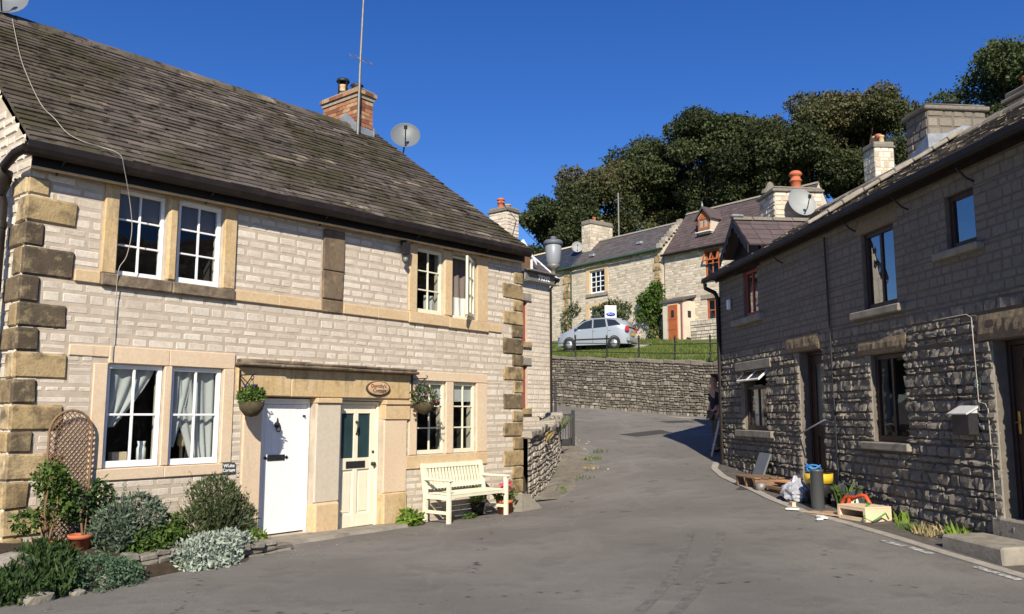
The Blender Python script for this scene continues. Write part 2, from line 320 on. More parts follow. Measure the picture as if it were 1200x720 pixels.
# retaining wall line and hillside above it
WL=[(-9,34.6),(-4,33.4),(0,31.9),(2,31),(3.6,30.1),(5.2,29),(6.75,27.5),(8.4,25.7),(10.5,23.8),(14,21.8),(22,19)]
WT=[4.15,4.0,3.82,3.72,3.6,3.5,3.4,3.4,3.4,3.4,3.3]
def wl_at(t):
    t=max(0,min(len(WL)-1.001,t)); i=int(t); f=t-i
    return WL[i][0]*(1-f)+WL[i+1][0]*f, WL[i][1]*(1-f)+WL[i+1][1]*f, WT[i]*(1-f)+WT[i+1]*f
hp=[(-40,34,3.8),(-9,35,4.12),(2,31.4,3.74),(5.2,29.4,3.52),(6.8,27.9,3.42),(10.5,24.2,3.42),(14,22.2,3.4),(40,15,3),(2.3,44,4.86),(6.7,42.5,4.98),(-6,52,6.1),(-1,52.4,5.95),(5,47.3,5.68),(9.5,43.8,5.66),(14,40,5.6),(4.5,36,4.35),(30,36,6),(-30,50,6),(0,70,8.5),(20,65,9),(40,60,9.5),(-30,75,8),(0,130,15),(40,130,17),(-40,130,13)]
HPt=np.array(hp); _d2=np.hypot(HPt[:,None,0]-HPt[None,:,0],HPt[:,None,1]-HPt[None,:,1]); _m=len(hp)
_B=np.zeros((_m+3,_m+3)); _B[:_m,:_m]=_d2; _B[:_m,_m]=1; _B[:_m,_m+1]=HPt[:,0]; _B[:_m,_m+2]=HPt[:,1]; _B[_m:,:_m]=_B[:_m,_m:].T
_w2=np.linalg.solve(_B,np.concatenate([HPt[:,2],np.zeros(3)]))
def hz(x,y):
    x=max(-45,min(45,x)); y=min(135,y)
    r=np.hypot(HPt[:,0]-x,HPt[:,1]-y); return float(_w2[:_m]@r+_w2[_m]+_w2[_m+1]*x+_w2[_m+2]*y)
mb=MB(); vs=[]
cols=[]
ts=[i*.1 for i in range(101)]
px_=[wl_at(t)[:2] for t in ts]
px_=[(-400,60),(-100,45),(-30,37)]+px_+[(60,10),(400,-40)]
steps=[0.25,.6,1,1.6,2.4,3.5,5,7,9,11,13,15,17,20,24,30,40,60,90,130,250,400]
for k,st in enumerate(steps):
    for (x,y) in px_:
        f=st if st<25 else st
        yy=y*(1-min(1,st/60))+ (27)*min(1,st/60)+f if abs(x)<30 else y+f
        vs.append((x,yy,hz(x,yy)))
W_=len(px_); mb.add(vs,[(j*W_+i,j*W_+i+1,(j+1)*W_+i+1,(j+1)*W_+i) for j in range(len(steps)-1) for i in range(W_-1)],0,.5,True)
tag(mb.build('hillside',M['lawn']),kind='structure')
# ------------------------------------------------------------------ masonry
def stone(mb,x0,x1,z0,z1,bulge,nz,rng,nx=3,nk=3,mi=1,r=None,inset=.018,corner=.0):
    ix=min(inset,(x1-x0)*.3); iz=min(inset,(z1-z0)*.3)
    xs=[x0]+[x0+ix+(x1-x0-2*ix)*i/(nx-2) for i in range(nx-1)]+[x1]
    zs=[z0]+[z0+iz+(z1-z0-2*iz)*i/(nk-2) for i in range(nk-1)]+[z1]
    vs=[];tilt=rng.uniform(-.3,.3)*nz;tilt2=rng.uniform(-.3,.3)*nz;pil=nx>=5
    for b,z in enumerate(zs):
        for a,x in enumerate(xs):
            if a in (0,nx) or b in (0,nk):
                vs.append((x+rng.uniform(-corner,corner),.012,z+rng.uniform(-corner,corner)))
            else:
                vs.append((x+rng.uniform(-1,1)*nz*.3,-bulge*((1-.35*(2*a/nx-1)**2)*(1-.3*(2*b/nk-1)**2)*1.15 if pil else 1)+rng.uniform(-nz,nz)+tilt*(1 if a>nx/2 else -1)+tilt2*(1 if b>nk/2 else -1),z+rng.uniform(-1,1)*nz*.3))
    n1=nx+1; mb.add(vs,[(b*n1+a,b*n1+a+1,(b+1)*n1+a+1,(b+1)*n1+a) for b in range(nk) for a in range(nx)],mi,rng.random() if r is None else r)
def courses(z0,z1,h,levels,rng,var=.2):
    lv=sorted(set([z0,z1]+[l for l in levels if z0+.03<l<z1-.03])); out=[]
    for a,b in zip(lv,lv[1:]):
        n=max(1,int(round((b-a)/h))); cuts=[a]+[a+(b-a)*(i+rng.uniform(-var,var))/n for i in range(1,n)]+[b]
        out+=list(zip(cuts,cuts[1:]))
    return out
def stonewall(mb,x0,x1,z0,z1,openings,h=.11,lrange=(.16,.38),joint=.012,bulge=.012,nz=.003,levels=(),seed=1,top=None,nx=3,nk=3,inset=.018,corner=.003,backing=True,depth=.22,var=.2,rfun=None,bound=None,bfun=None,blocks=()):
    """openings (xa,xb,za,zb); top(x)->max z; front faces local -y"""
    rng=random.Random(seed)
    if backing:
        xs=sorted(set([x0,x1]+[v for o in openings for v in o[:2] if x0<v<x1])); zs=sorted(set([z0,z1]+[v for o in openings for v in o[2:4] if z0<v<z1]))
        for xa,xb in zip(xs,xs[1:]):
            for za,zb in zip(zs,zs[1:]):
                cx,cz=(xa+xb)/2,(za+zb)/2
                if any(o[0]<cx<o[1] and o[2]<cz<o[3] for o in openings): continue
                mb.quad((xa,0,za),(xb,0,za),(xb,0,zb),(xa,0,zb),0)
        for o in openings:
            a,b,c,d=o[:4]
            mb.quad((a,0,c),(a,depth,c),(a,depth,d),(a,0,d),0); mb.quad((b,0,c),(b,0,d),(b,depth,d),(b,depth,c),0)
            mb.quad((a,0,d),(a,depth,d),(b,depth,d),(b,0,d),0); mb.quad((a,0,c),(b,0,c),(b,depth,c),(a,depth,c),0)
    lv=list(levels)+[v for o in openings for v in o[2:4]]
    for za,zb in courses(z0,z1,h,lv,rng,var):
        bl=sorted((o[0],o[1]) for o in list(openings)+list(blocks) if o[2]<(za+zb)/2<o[3])
        if len(openings) and isinstance(openings[0],tuple) and len(openings[0])>4: pass
        segs=[];cur=x0
        for a,b in bl:
            if a>cur: segs.append((cur,a))
            cur=max(cur,b)
        if cur<x1: segs.append((cur,x1))
        for a,b in segs:
            x=a
            while x<b-.02:
                l=rng.uniform(*lrange)
                if b-x-l<lrange[0]*.7: l=b-x
                e=min(b,x+l)
                t=min(zb,top((x+e)/2)) if top else zb
                if t-za>.03 and not (bound and bound((x+e)/2,(za+t)/2)):
                    r=rng.random()
                    if rfun: r=rfun(r,(x+e)/2,za)
                    stone(mb,x+joint/2,e-joint/2,za+joint/2,t-joint/2,bulge*rng.uniform(.6,1.3)*(bfun((x+e)/2,za) if bfun else 1),nz*(bfun((x+e)/2,za) if bfun else 1),rng,nx,nk,1,r,inset,corner)
                x=e
def slates(mb,edge0,ex,up,length,la,lb,course=.13,wr=(.2,.45),th=.018,seed=3,jit=.01,mi=0,rows_scale=None):
    """roof courses: edge0 origin at eave, ex along eave, up up-slope unit; la(v), lb(v) limits along ex"""
    rng=random.Random(seed); ex=Vector(ex); up=Vector(up).normalized(); n=ex.cross(up).normalized()
    if n.z<0: n=-n
    E0=Vector(edge0); v=0
    nrow=int(length/course+.5)
    for i in range(nrow):
        v=i*length/nrow; v2=v+length/nrow
        a,b=la(v),lb(v); a+=rng.uniform(-jit,jit); b+=rng.uniform(-jit,jit)
        x=a
        while x<b-.03:
            w=rng.uniform(*wr); e=min(b,x+w)
            if b-e<wr[0]*.5: e=b
            t=th*rng.uniform(.7,1.5); dv=rng.uniform(-jit,jit)*1.5; rr=rng.random()
            gp=.004
            def P(xx,vv,hh): return E0+ex*xx+up*vv+n*hh
            tl=t*rng.uniform(.8,1.2)
            vs=[P(x+gp,v-.03+dv,th*.3+t),P(e-gp,v-.03+dv,th*.3+tl),P(e-gp,v2+.02,th*.25),P(x+gp,v2+.02,th*.25),P(x+gp,v-.03+dv,-.012),P(e-gp,v-.03+dv,-.012),P(e-gp,v2,-.012),P(x+gp,v2,-.012)]
            mb.add(vs,[(0,1,2,3),(4,5,1,0),(5,6,2,1),(7,4,0,3)],mi,rr)
            x=e
# ------------------------------------------------------------------ generic parts
def window(parent,x0,x1,z0,z1,nc,nr,fm,y=.12,fw=.05,bw=.022,pane='glass',dep=.05,name='window',bot=None):
    f=MB(); bot=bot or fw*1.35
    f.box(x0,x0+fw,y-dep/2,y+dep/2,z0+bot,z1-fw,c=.004); f.box(x1-fw,x1,y-dep/2,y+dep/2,z0+bot,z1-fw,c=.004)
    f.box(x0,x1,y-dep/2-.002,y+dep/2,z1-fw,z1,c=.004); f.box(x0,x1,y-dep/2-.006,y+dep/2,z0,z0+bot,c=.004)
    o=f.build(name,fm,parent)
    if nc*nr>1:
        b=MB()
        for i in range(1,nc):
            x=x0+fw+(x1-x0-2*fw)*i/nc; b.box(x-bw/2,x+bw/2,y-.020,y+.012,z0+bot,z1-fw,c=.003)
        for j in range(1,nr):
            z=z0+bot+(z1-fw-z0-bot)*j/nr; b.box(x0+fw,x1-fw,y-.017,y+.010,z-bw/2,z+bw/2,c=.003)
        b.build('glazing_bar',fm,o)
    p=MB(); p.quad((x0+fw*.6,y,z0+bot*.6),(x1-fw*.6,y,z0+bot*.6),(x1-fw*.6,y,z1-fw*.6),(x0+fw*.6,y,z1-fw*.6)); p.build('pane',M[pane],o)
    return o
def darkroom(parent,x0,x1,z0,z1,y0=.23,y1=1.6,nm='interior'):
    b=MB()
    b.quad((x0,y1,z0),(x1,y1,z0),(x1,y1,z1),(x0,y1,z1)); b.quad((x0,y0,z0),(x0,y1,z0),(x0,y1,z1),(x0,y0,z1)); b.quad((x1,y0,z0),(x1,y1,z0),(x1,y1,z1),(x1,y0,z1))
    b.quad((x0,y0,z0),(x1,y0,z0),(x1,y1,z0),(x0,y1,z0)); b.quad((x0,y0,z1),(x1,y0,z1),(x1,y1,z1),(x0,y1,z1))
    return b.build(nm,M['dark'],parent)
def curtain_mesh(x0,x1,z0,z1,y,amp=.02,n=24,top0=None,top1=None,gather=0):
    b=MB(); vs=[]
    nz_=8
    for j in range(nz_+1):
        t=j/nz_; z=z0+(z1-z0)*t
        for i in range(n+1):
            s=i/n
            a=x0; c=x1
            if gather>0: c=x0+(x1-x0)*(1-gather*(1-t)**1.2)
            if gather<0: a=x1-(x1-x0)*(1+gather*(1-t)**1.2)
            vs.append((a+(c-a)*s,y+amp*math.sin(s*n*1.05)+amp*.4*math.sin(s*9+t*3),z))
    b.add(vs,[(j*(n+1)+i,j*(n+1)+i+1,(j+1)*(n+1)+i+1,(j+1)*(n+1)+i) for j in range(nz_) for i in range(n)],0,.5,True)
    return b
def dish_thing(label,loc,az,el,r,mt,group='satellite dishes',arm_to=None):
    t=thing('satellite_dish',label,'satellite dish',loc,0,group)
    Mx=Matrix.Rotation(az,4,'Z')@Matrix.Rotation(el,4,'X')   # dish faces local -y
    b=MB(); n=22; prof=[(0.001,.09),(.25*r,.085),(.55*r,.06),(.8*r,.028),(r,-.005),(r*1.02,-.012),(r*.99,.0),(.8*r,.036),(.5*r,.074),(.001,.1)]
    q=MB(); q.lathe([(a,h*r/.3) for a,h in prof],n,axis='y'); q.map(lambda x,y,z:(x,y,z*1.06)); b.merge(q,Mx); b.build('reflector',mt,t)
    a=MB(); q=MB(); q.tube([(0,.03,-r*.95),(0,-r*.5,-r*.75),(0,-r*1.0,-r*.25)],.012,6); a.merge(q,Mx); a.build('feed_arm',M['black_iron'],t)
    a=MB(); q=MB(); q.tube([(0,-r*.95,-r*.3),(0,-r*1.12,-r*.1)],.035,8); a.merge(q,Mx); a.build('receiver',M['black_iron'],t)
    if arm_to:
        a=MB(); p0=Mx@Vector((0,.1*r/.3,0)); a.tube([p0,p0+Vector(arm_to)*.35+Vector((0,0,-.04)),Vector(arm_to)],.018,6); a.build('mast',M['galv'],t)
    return t
def leaves(mb,pts,size,rng,rfun=None,elong=1.8,mi=0,droop=0.,updir=None):
    for p in pts:
        d=Vector((rng.gauss(0,1),rng.gauss(0,1),rng.gauss(0,1)))
        if updir is not None: d=d*.6+Vector(updir(p) if callable(updir) else updir)
        d.z-=droop
        if d.length<1e-6: continue
        d.normalize(); a=d.cross(Vector((rng.gauss(0,1),rng.gauss(0,1),rng.gauss(0,1)))).normalized()
        s=size*rng.uniform(.6,1.35); L=s*elong; c=d.cross(a)
        P=Vector(p); r=rfun(P) if rfun else rng.random()
        mb.add([P,P+d*L*.5+a*s*.5+c*s*.12,P+d*L,P+d*L*.5-a*s*.5+c*s*.12],[(0,1,2),(0,2,3)],mi,max(0,min(1,r)))
def blob_pts(n,c,rad,rng,surf=.55):
    out=[]
    for _ in range(n):
        v=Vector((rng.gauss(0,1),rng.gauss(0,1),rng.gauss(0,1))).normalized(); q=rng.random()**(1/3); q=surf+(1-surf)*q if rng.random()<.75 else q
        w=1+.25*noise.noise(v*2.2+Vector(c))
        out.append((c[0]+v.x*rad[0]*q*w,c[1]+v.y*rad[1]*q*w,c[2]+v.z*rad[2]*q*w))
    return out
exec_parts=[]
# ================================================================== LEFT STONE HOUSE
A=thing('stone_house','pale coursed-limestone two-storey house with two front doors and mossy stone-slate roof','house',(OA.x,OA.y,0),rzA)
UE=8.6
OPA=[(.97,1.58,3.26,4.30),(1.72,2.34,3.26,4.31),(5.84,6.48,3.29,4.36),(6.69,7.31,3.27,4.37),
     (.96,1.64,1.035,2.22),(1.74,2.43,1.03,2.22),(5.89,6.56,1.0,2.18),(6.74,7.32,1.0,2.18),
     (3.02,3.90,.03,1.88),(4.33,5.18,-.01,1.85)]
w=MB()
dress=[(.80,2.52,3.11,4.36),(.5,2.6,2.29,2.42),(.8,2.58,.90,2.42),(2.74,3.02,-.1,2.3),(2.6,5.70,1.86,2.36),(3.9,4.33,-.1,1.9),(5.18,5.65,-.1,2.3),(5.72,7.6,.80,2.34),(5.66,7.6,3.11,4.42),(3.94,4.33,3.13,4.31),(.5,7.95,3.12,3.26)]
def inA(x,z): return any(a<x<b and c<z<d for a,b,c,d in dress)
stonewall(w,0,UE,-.25,4.62,OPA,h=.108,lrange=(.16,.36),joint=.011,bulge=.0036,nz=.0016,seed=11,levels=[3.11,.90,2.42],top=lambda x:4.40+.02*x,blocks=dress,inset=.020,corner=.011)
# left gable, skewed right gable, back
ge=[(0,0,-.25),(0,0,4.5),(0,3,7.15),(0,6.2,4.6),(0,6.2,-.25)]
gw=MB()
def gtop(x): return 4.45+(x)*.82 if x<3.05 else 4.45+.82*6.1-x*.82
stonewall(gw,0,6.1,-.25,7.1,[],h=.12,lrange=(.17,.36),joint=.016,bulge=.014,nz=.004,seed=12,top=gtop,nx=3,nk=3,backing=False)
gw.add([(0,0,-.25),(6.1,0,-.25),(6.1,0,4.5),(3.05,0,7.0),(0,0,4.5)],[(0,1,2,3,4)],0)
gw.map(lambda x,y,z:(y,6.1-x,z))   # left gable: local x -> depth, outward -x
gw.map(lambda x,y,z:(x,6.1-y,z))
w.merge(gw)
w.add([(UE,0,-.25),(UE,0,4.62),(UE-1.14,3,7.2),(UE-2.3,6.1,4.6),(UE-2.3,6.1,-.25)],[(0,1,2,3,4)],1,.5)
w.add([(0,6.1,-.25),(UE-2.3,6.1,-.25),(UE-2.3,6.1,4.6),(0,6.1,4.5)],[(0,1,2,3)],1,.5)
w.build('wall',[M['mortar_pale'],M['limestone']],A)
def trim(name,boxes,mt,parent=A,c=.008,j=.002,r=.5):
    b=MB()
    for q in boxes: b.box(*q[:6],c=c,j=j,r=r)
    return b.build(name,M[mt] if isinstance(mt,str) else mt,parent)
# string course and sills
for q in [(.52,.80,-.035,.02,3.125,3.262),(2.525,3.20,-.035,.02,3.12,3.262),(3.204,3.935,-.034,.02,3.118,3.265),(4.335,5.0,-.036,.02,3.115,3.268),(5.004,5.655,-.034,.02,3.112,3.27),(7.605,7.98,-.03,.02,3.11,3.26)]: trim('string_course',[q],'sandstone')
trim('sill',[(.80,1.655,-.065,.20,3.11,3.257),(1.66,2.522,-.065,.20,3.108,3.257)],'drip',c=.015)
trim('sill',[(5.66,6.585,-.05,.20,3.10,3.285),(6.59,7.60,-.05,.20,3.09,3.265)],'sandstone')
for q in [(.80,.968,3.258,4.36),(2.342,2.52,3.258,4.40)]: trim('jamb',[(q[0],q[1],-.04,.2,q[2],q[3])],'sandstone_warm',c=.012)
trim('mullion',[(1.582,1.718,-.035,.2,3.258,4.36)],'sandstone_warm',c=.03)
for q in [(5.665,5.838,3.287,4.42),(7.312,7.60,3.267,4.44)]: trim('jamb',[(q[0],q[1],-.03,.2,q[2],q[3])],'sandstone')
trim('mullion',[(6.482,6.688,-.025,.2,3.287,4.42)],'sandstone',c=.02)
trim('lintel',[(.7,2.6,-.03,.2,4.363,4.46)],'sandstone_warm'); trim('lintel',[(5.6,7.65,-.028,.2,4.445,4.54)],'sandstone_warm')
trim('blocked_panel',[(3.945,4.325,-.035,.02,3.72,4.33),(3.943,4.327,-.036,.02,3.30,3.716),(3.935,4.335,-.03,.02,3.10,3.296)],mat('stained_blocked_panel',(.17,.125,.08),.9,noise1=(1.6,.46,.62,(.07,.052,.038),.85,(2,2,.8)),noise2=(3,.54,.7,(.36,.27,.15),.7),vamt=.14,var=20,bump=.5),c=.015,j=.006)
# lower left window dressings
trim('lintel',[(.52,.96,-.02,.02,2.295,2.42),(.962,1.69,-.022,.2,2.225,2.425),(1.692,2.585,-.02,.2,2.225,2.424)],'dressing_pink')
for q in [(.80,.957),(2.432,2.585)]: trim('jamb',[(q[0],q[1],-.02,.2,1.036,2.222)],'dressing_pink')
trim('mullion',[(1.642,1.738,-.016,.2,1.036,2.222)],'dressing_pink')
trim('sill',[(.80,1.69,-.028,.2,.90,1.032),(1.692,2.585,-.028,.2,.90,1.03)],'dressing_pink')
# lower right window dressings
trim('lintel',[(5.715,7.60,-.022,.2,2.185,2.335)],'dressing_pink')
for q in [(5.715,5.887),(7.322,7.60)]: trim('jamb',[(q[0],q[1],-.02,.2,1.003,2.182)],'dressing_pink')
trim('mullion',[(6.562,6.738,-.016,.2,1.003,2.182)],'dressing_pink')
trim('sill',[(5.66,7.60,-.026,.2,.79,.998)],'sandstone')
# door surround
trim('door_pier',[(2.74,3.018,-.03,.24,-.15,1.875)],'dressing_pink')
trim('door_pier',[(3.902,4.328,-.035,.24,.42,1.80)],'pier_grey'); trim('pier_base',[(3.895,4.335,-.06,.24,-.15,.418)],'sandstone',c=.03); trim('pier_cap',[(3.89,4.33,-.07,.24,1.803,1.875)],'sandstone')
trim('door_pier',[(5.183,5.655,-.032,.24,.46,1.56)],'dressing_pink'); trim('pier_base',[(5.178,5.665,-.05,.24,-.15,.457)],'sandstone_warm',c=.02); trim('pier_cap',[(5.178,5.70,-.055,.24,1.563,1.79),(5.17,5.73,-.08,.24,1.793,1.86)],'sandstone')
trim('door_lintel',[(2.62,3.45,-.04,.24,1.885,2.262),(3.453,5.70,-.042,.24,1.882,2.264)],'sandstone_warm',c=.012)
b=MB(); 
for x0,x1,z0,z1,y in [(2.58,3.3,2.27,2.315,-.16),(3.2,4.4,2.268,2.31,-.19),(4.3,5.1,2.27,2.31,-.17),(5.0,5.78,2.265,2.31,-.18),(2.62,3.7,2.312,2.36,-.14),(3.6,4.7,2.313,2.355,-.16),(4.6,5.76,2.311,2.352,-.15)]:
    b.box(x0,x1,y,.02,z0,z1,c=.012,j=.006)
b.build('drip_course',M['drip'],A)
# quoins
qz=[4.22,4.01,3.715,3.45,3.13,2.84,2.57,2.31,2.02,1.75,1.47,1.24,.95,.66,.38,.08,-.2]
rq=random.Random(5); tone=[.75,.62,.12,.2,.1,.28,.14,.65,.2,.6,.35,.75,.5,.8,.7,.75]
for i,(zt,zb) in enumerate(zip(qz,qz[1:])):
    wl,gl=(.5,.24) if i%2 else (.2,.42)
    b=MB(); b.box(-.03,wl+rq.uniform(-.03,.03),-.03,.02,zb+.006,zt-.006,c=.022,j=.006,r=tone[i],rng=rq)
    b.box(-.032,.02,.021,gl,zb+.008,zt-.008,c=.018,j=.005,r=min(1,tone[i]+.25),rng=rq); b.build('quoin',M['quoin'],A)
z=4.30;i=0
while z>0:
    h=[.24,.3,.22,.26][i%4]; wl=.27 if i%2==0 else .56
    b=MB(); b.box(UE-wl+rq.uniform(-.03,.03),UE+.03,-.026,.25,z-h+.006,z-.006,c=.02,j=.006,r=rq.choice([.5,.62,.8,.9,.7,.35]),rng=rq); b.build('quoin',M['quoin'],A); z-=h;i+=1
# windows
W=M['white']; CR=M['cream']
window(A,.972,1.578,3.262,4.30,2,3,W,y=.10,fw=.045); window(A,1.725,2.335,3.262,4.31,2,3,W,y=.075,fw=.055)
window(A,5.845,6.475,3.292,4.36,2,3,CR,y=.07,fw=.05)
window(A,.965,1.635,1.04,2.22,2,2,W,y=.065,fw=.05,bw=.026,bot=.075); window(A,1.745,2.425,1.035,2.22,2,2,W,y=.065,fw=.05,bw=.026,bot=.075)
window(A,5.895,6.555,1.005,2.18,2,3,CR,y=.06,fw=.05); window(A,6.745,7.315,1.005,2.18,2,3,CR,y=.06,fw=.05)
# open casement window
f=MB()
for q in [(6.695,6.735,.05,.1,3.31,4.36),(7.265,7.305,.05,.1,3.31,4.36),(6.695,7.305,.048,.102,4.325,4.365),(6.695,7.305,.046,.104,3.27,3.325)]: f.box(*q,c=.004)
cw=f.build('window',CR,A)
ca=MB()
def leaf(m,x0,x1,z0,z1,nc,nr):
    m.box(x0,x0+.05,-.02,.02,z0,z1,c=.004);m.box(x1-.05,x1,-.02,.02,z0,z1,c=.004);m.box(x0+.05,x1-.05,-.019,.019,z1-.05,z1,c=.004);m.box(x0+.05,x1-.05,-.019,.019,z0,z0+.06,c=.004)
    for i in range(1,nc): x=x0+.05+(x1-x0-.1)*i/nc; m.box(x-.011,x+.011,-.014,.012,z0+.06,z1-.05)
    for k in range(1,nr): z=z0+.06+(z1-z0-.11)*k/nr; m.box(x0+.05,x1-.05,-.012,.010,z-.011,z+.011)
leaf(ca,-.56,0,3.32,4.33,2,3)
Mx=Matrix.Translation((7.27,.03,0))@Matrix.Rotation(math.radians(30),4,'Z')
cc=MB(); cc.merge(ca,Mx); cc.build('casement',CR,cw)
p=MB(); q=MB(); q.quad((-.53,0,3.35),(-.03,0,3.35),(-.03,0,4.3),(-.53,0,4.3)); p.merge(q,Mx); p.build('pane',M['glass'],cw)
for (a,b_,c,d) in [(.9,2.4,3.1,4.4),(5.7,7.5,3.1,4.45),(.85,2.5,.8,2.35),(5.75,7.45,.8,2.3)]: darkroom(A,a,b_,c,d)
# curtains
curtain_mesh(.99,1.6,1.5,2.2,.13,n=20,gather=.75).build('curtain',M['curtain'],A)
curtain_mesh(1.77,2.4,1.04,2.2,.15,n=24,gather=-.55).build('curtain',M['curtain'],A)
curtain_mesh(1.79,2.1,1.25,2.2,.125,n=14,gather=.7).build('curtain',M['curtain'],A)
curtain_mesh(6.72,7.27,3.62,4.34,.17,n=20).build('curtain',M['curtain_dark'],A)
curtain_mesh(6.72,7.27,3.30,3.66,.15,n=20).build('curtain',M['curtain_lace'],A)
curtain_mesh(6.18,6.44,3.33,3.62,.17,n=14).build('curtain',M['curtain'],A)
for x0,x1 in [(1.0,1.56),(1.77,2.3)]: trim('roller_blind',[(x0,x1,.14,.145,3.98,4.28)],'curtain_dark',c=0)
for x0,x1 in [(5.93,6.53),(6.78,7.29)]: trim('roller_blind',[(x0,x1,.10,.106,1.86,2.15)],'curtain',c=0)
# doors
d=MB()
n=7
for i in range(n):
    x=3.06+(.80)*i/n; d.box(x+.001,x+.80/n-.001,.13,.17,.05,1.78,c=.004)
d.box(3.03,3.06,.11,.19,.03,1.86,c=.004); d.box(3.86,3.89,.11,.19,.03,1.86,c=.004); d.box(3.06,3.86,.11,.19,1.785,1.86,c=.004)
D1=d.build('door',W,A)
k=MB(); k.box(3.22,3.50,.118,.128,1.02,1.10,c=.004); k.prism([(3.16,1.06),(3.19,1.085),(3.22,1.065),(3.22,1.055),(3.19,1.035)],.12,.128); k.prism([(3.56,1.06),(3.53,1.085),(3.50,1.065),(3.50,1.055),(3.53,1.035)],.12,.128); k.build('letter_plate',M['black_iron'],D1)
k=MB(); k.lathe([(.001,.09),(.03,.095),(.042,.11),(.045,.13)],14,(3.36,0,1.50),axis='y'); k.tube([(3.36+.035*math.sin(t),.085,1.48-.035+.035*math.cos(t)) for t in [i*.45 for i in range(15)]],.008,6); k.prism([(3.35,1.54),(3.37,1.54),(3.36,1.60)],.11,.128); k.build('knocker',M['black_iron'],D1)
k=MB(); k.lathe([(.001,.095),(.018,.10),(.012,.12),(.02,.13)],10,(3.80,0,1.62),axis='y'); k.build('latch',M['black_iron'],D1)
trim('threshold',[(3.0,3.92,-.10,.24,-.06,.028)],'slab')
d=MB()
d.box(4.335,4.375,.09,.19,-.02,1.835,c=.004); d.box(5.135,5.175,.09,.19,-.02,1.835,c=.004); d.box(4.375,5.135,.09,.19,1.79,1.836,c=.004)
x0,x1=4.38,5.13
d.box(x0,x0+.095,.12,.165,.0,1.785,c=.004); d.box(x1-.095,x1,.12,.165,.0,1.785,c=.004); d.box((x0+x1)/2-.04,(x0+x1)/2+.04,.121,.165,.0,1.785,c=.004)
for (a,b_) in [(x0+.095,(x0+x1)/2-.04),((x0+x1)/2+.04,x1-.095)]:
    d.box(a,b_,.122,.164,.0,.18,c=.003); d.box(a,b_,.122,.164,.83,1.0,c=.003)
    d.prism([(a,1.66),(b_,1.66),(b_,1.784),(a,1.784)],.122,.164); d.box(a,b_,.145,.155,.18,.83); d.box(a+.035,b_-.035,.135,.15,.215,.795,c=.012)
D2=d.build('door',CR,A)
k=MB()
for (a,b_) in [(x0+.095,(x0+x1)/2-.04),((x0+x1)/2+.04,x1-.095)]: k.box(a,b_,.143,.149,1.0,1.66)
k.build('pane',mat('tinted_door_glass',(.022,.045,.05),.12,spec=.6,vamt=.3,var=3),D2)
k=MB(); k.box(4.57,4.94,.112,.122,.85,.955,c=.005); k.build('letter_plate',M['black_iron'],D2)
k=MB(); k.lathe([(.001,.055),(.025,.06),(.033,.075),(.018,.095),(.03,.12)],12,(5.085,0,.90),axis='y'); k.build('handle',M['black_iron'],D2)
k=MB(); k.lathe([(.001,.108),(.022,.11),(.022,.121)],10,(5.09,0,1.08),axis='y'); k.build('lock',M['black_iron'],D2)
k=MB(); k.tube([(4.752,.115,1.52),(4.762,.085,1.50),(4.752,.08,1.44),(4.745,.085,1.38),(4.755,.115,1.35)],.012,6); k.lathe([(.001,.1),(.02,.105),(.02,.121)],10,(4.755,0,1.53),axis='y'); k.build('knocker',M['black_iron'],D2)
trim('threshold',[(4.3,5.2,-.10,.24,-.10,-.022)],'slab')
# roof
e0=Vector((0,-.27,4.53)); tilt=.021; exv=Vector((1,0,tilt)); upv=Vector((0,3.27,2.72)).normalized(); LEN=math.hypot(3.27,2.72)
rf=MB()
la=lambda v:-.12; lb=lambda v:8.50-(1.02)*(v/LEN)
slates(rf,e0,exv,upv,LEN,la,lb,course=.132,wr=(.20,.48),th=.020,seed=21,jit=.010)
back=[(-.12,6.3,4.5),(7.46,3,7.43),(6.5,6.3,4.6),(-.12,3,7.25)]
rf.add([back[0],back[2],back[1],back[3]],[(0,1,2,3)],0,.4)
rf.add([tuple(e0+exv*-.1+Vector((0,0,-.03))),tuple(e0+exv*8.45+Vector((0,0,-.03))),(7.42,3,7.36),(-.1,3,7.2)],[(0,1,2,3)],0,.2)
RF=rf.build('roof',M['slate_mossy'],A)
b=MB(); x=-.12
while x<7.4:
    l=R.uniform(.38,.5); e=min(7.46,x+l); zz=7.235+.021*x
    b.prism([(3-.17,zz-.12),(3-.15,zz-.05),(3-.05,zz+.035),(3+.05,zz+.035),(3+.15,zz-.05),(3+.17,zz-.12)],x+.006,e-.006,axis='x',r=R.uniform(.5,1)); x=e
b.map(lambda x,y,z:(x,y,z+R.uniform(-.006,.006))); b.build('ridge_tiles',M['slate_mossy'],RF)
b=MB(); # verge mortar at left
b.box(-.14,-.05,-.25,-.1,4.4,4.5,c=.01); b.build('verge_mortar',M['mortar_pale'],RF)
# eaves, gutter
b=MB(); b.box(-.04,8.52,-.14,-.11,4.30,4.47); b.map(lambda x,y,z:(x,y,z+.021*x)); b.build('fascia',M['gutter'],A)
b=MB(); b.box(-.04,8.52,-.155,-.10,4.278,4.298,c=.003); b.map(lambda x,y,z:(x,y,z+.021*x)); b.build('eave_batten',M['batten'],A)
b=MB(); b.box(-.05,8.5,-.27,-.02,4.462,4.485); b.map(lambda x,y,z:(x,y,z+.021*x)); b.build('soffit',M['timber_eave'],A)
b=MB(); prof=[(-.10,.055),(-.105,-.02),(-.085,-.07),(-.05,-.09),(-.01,-.09),(.0,.055),(-.012,.055),(-.018,-.07),(-.08,-.06),(-.09,.055)]
b.prism([(y-.22,z+4.47) for y,z in prof],-.16,8.52,axis='x'); b.map(lambda x,y,z:(x,y,z+.021*x)); GU=b.build('gutter',M['gutter'],A)
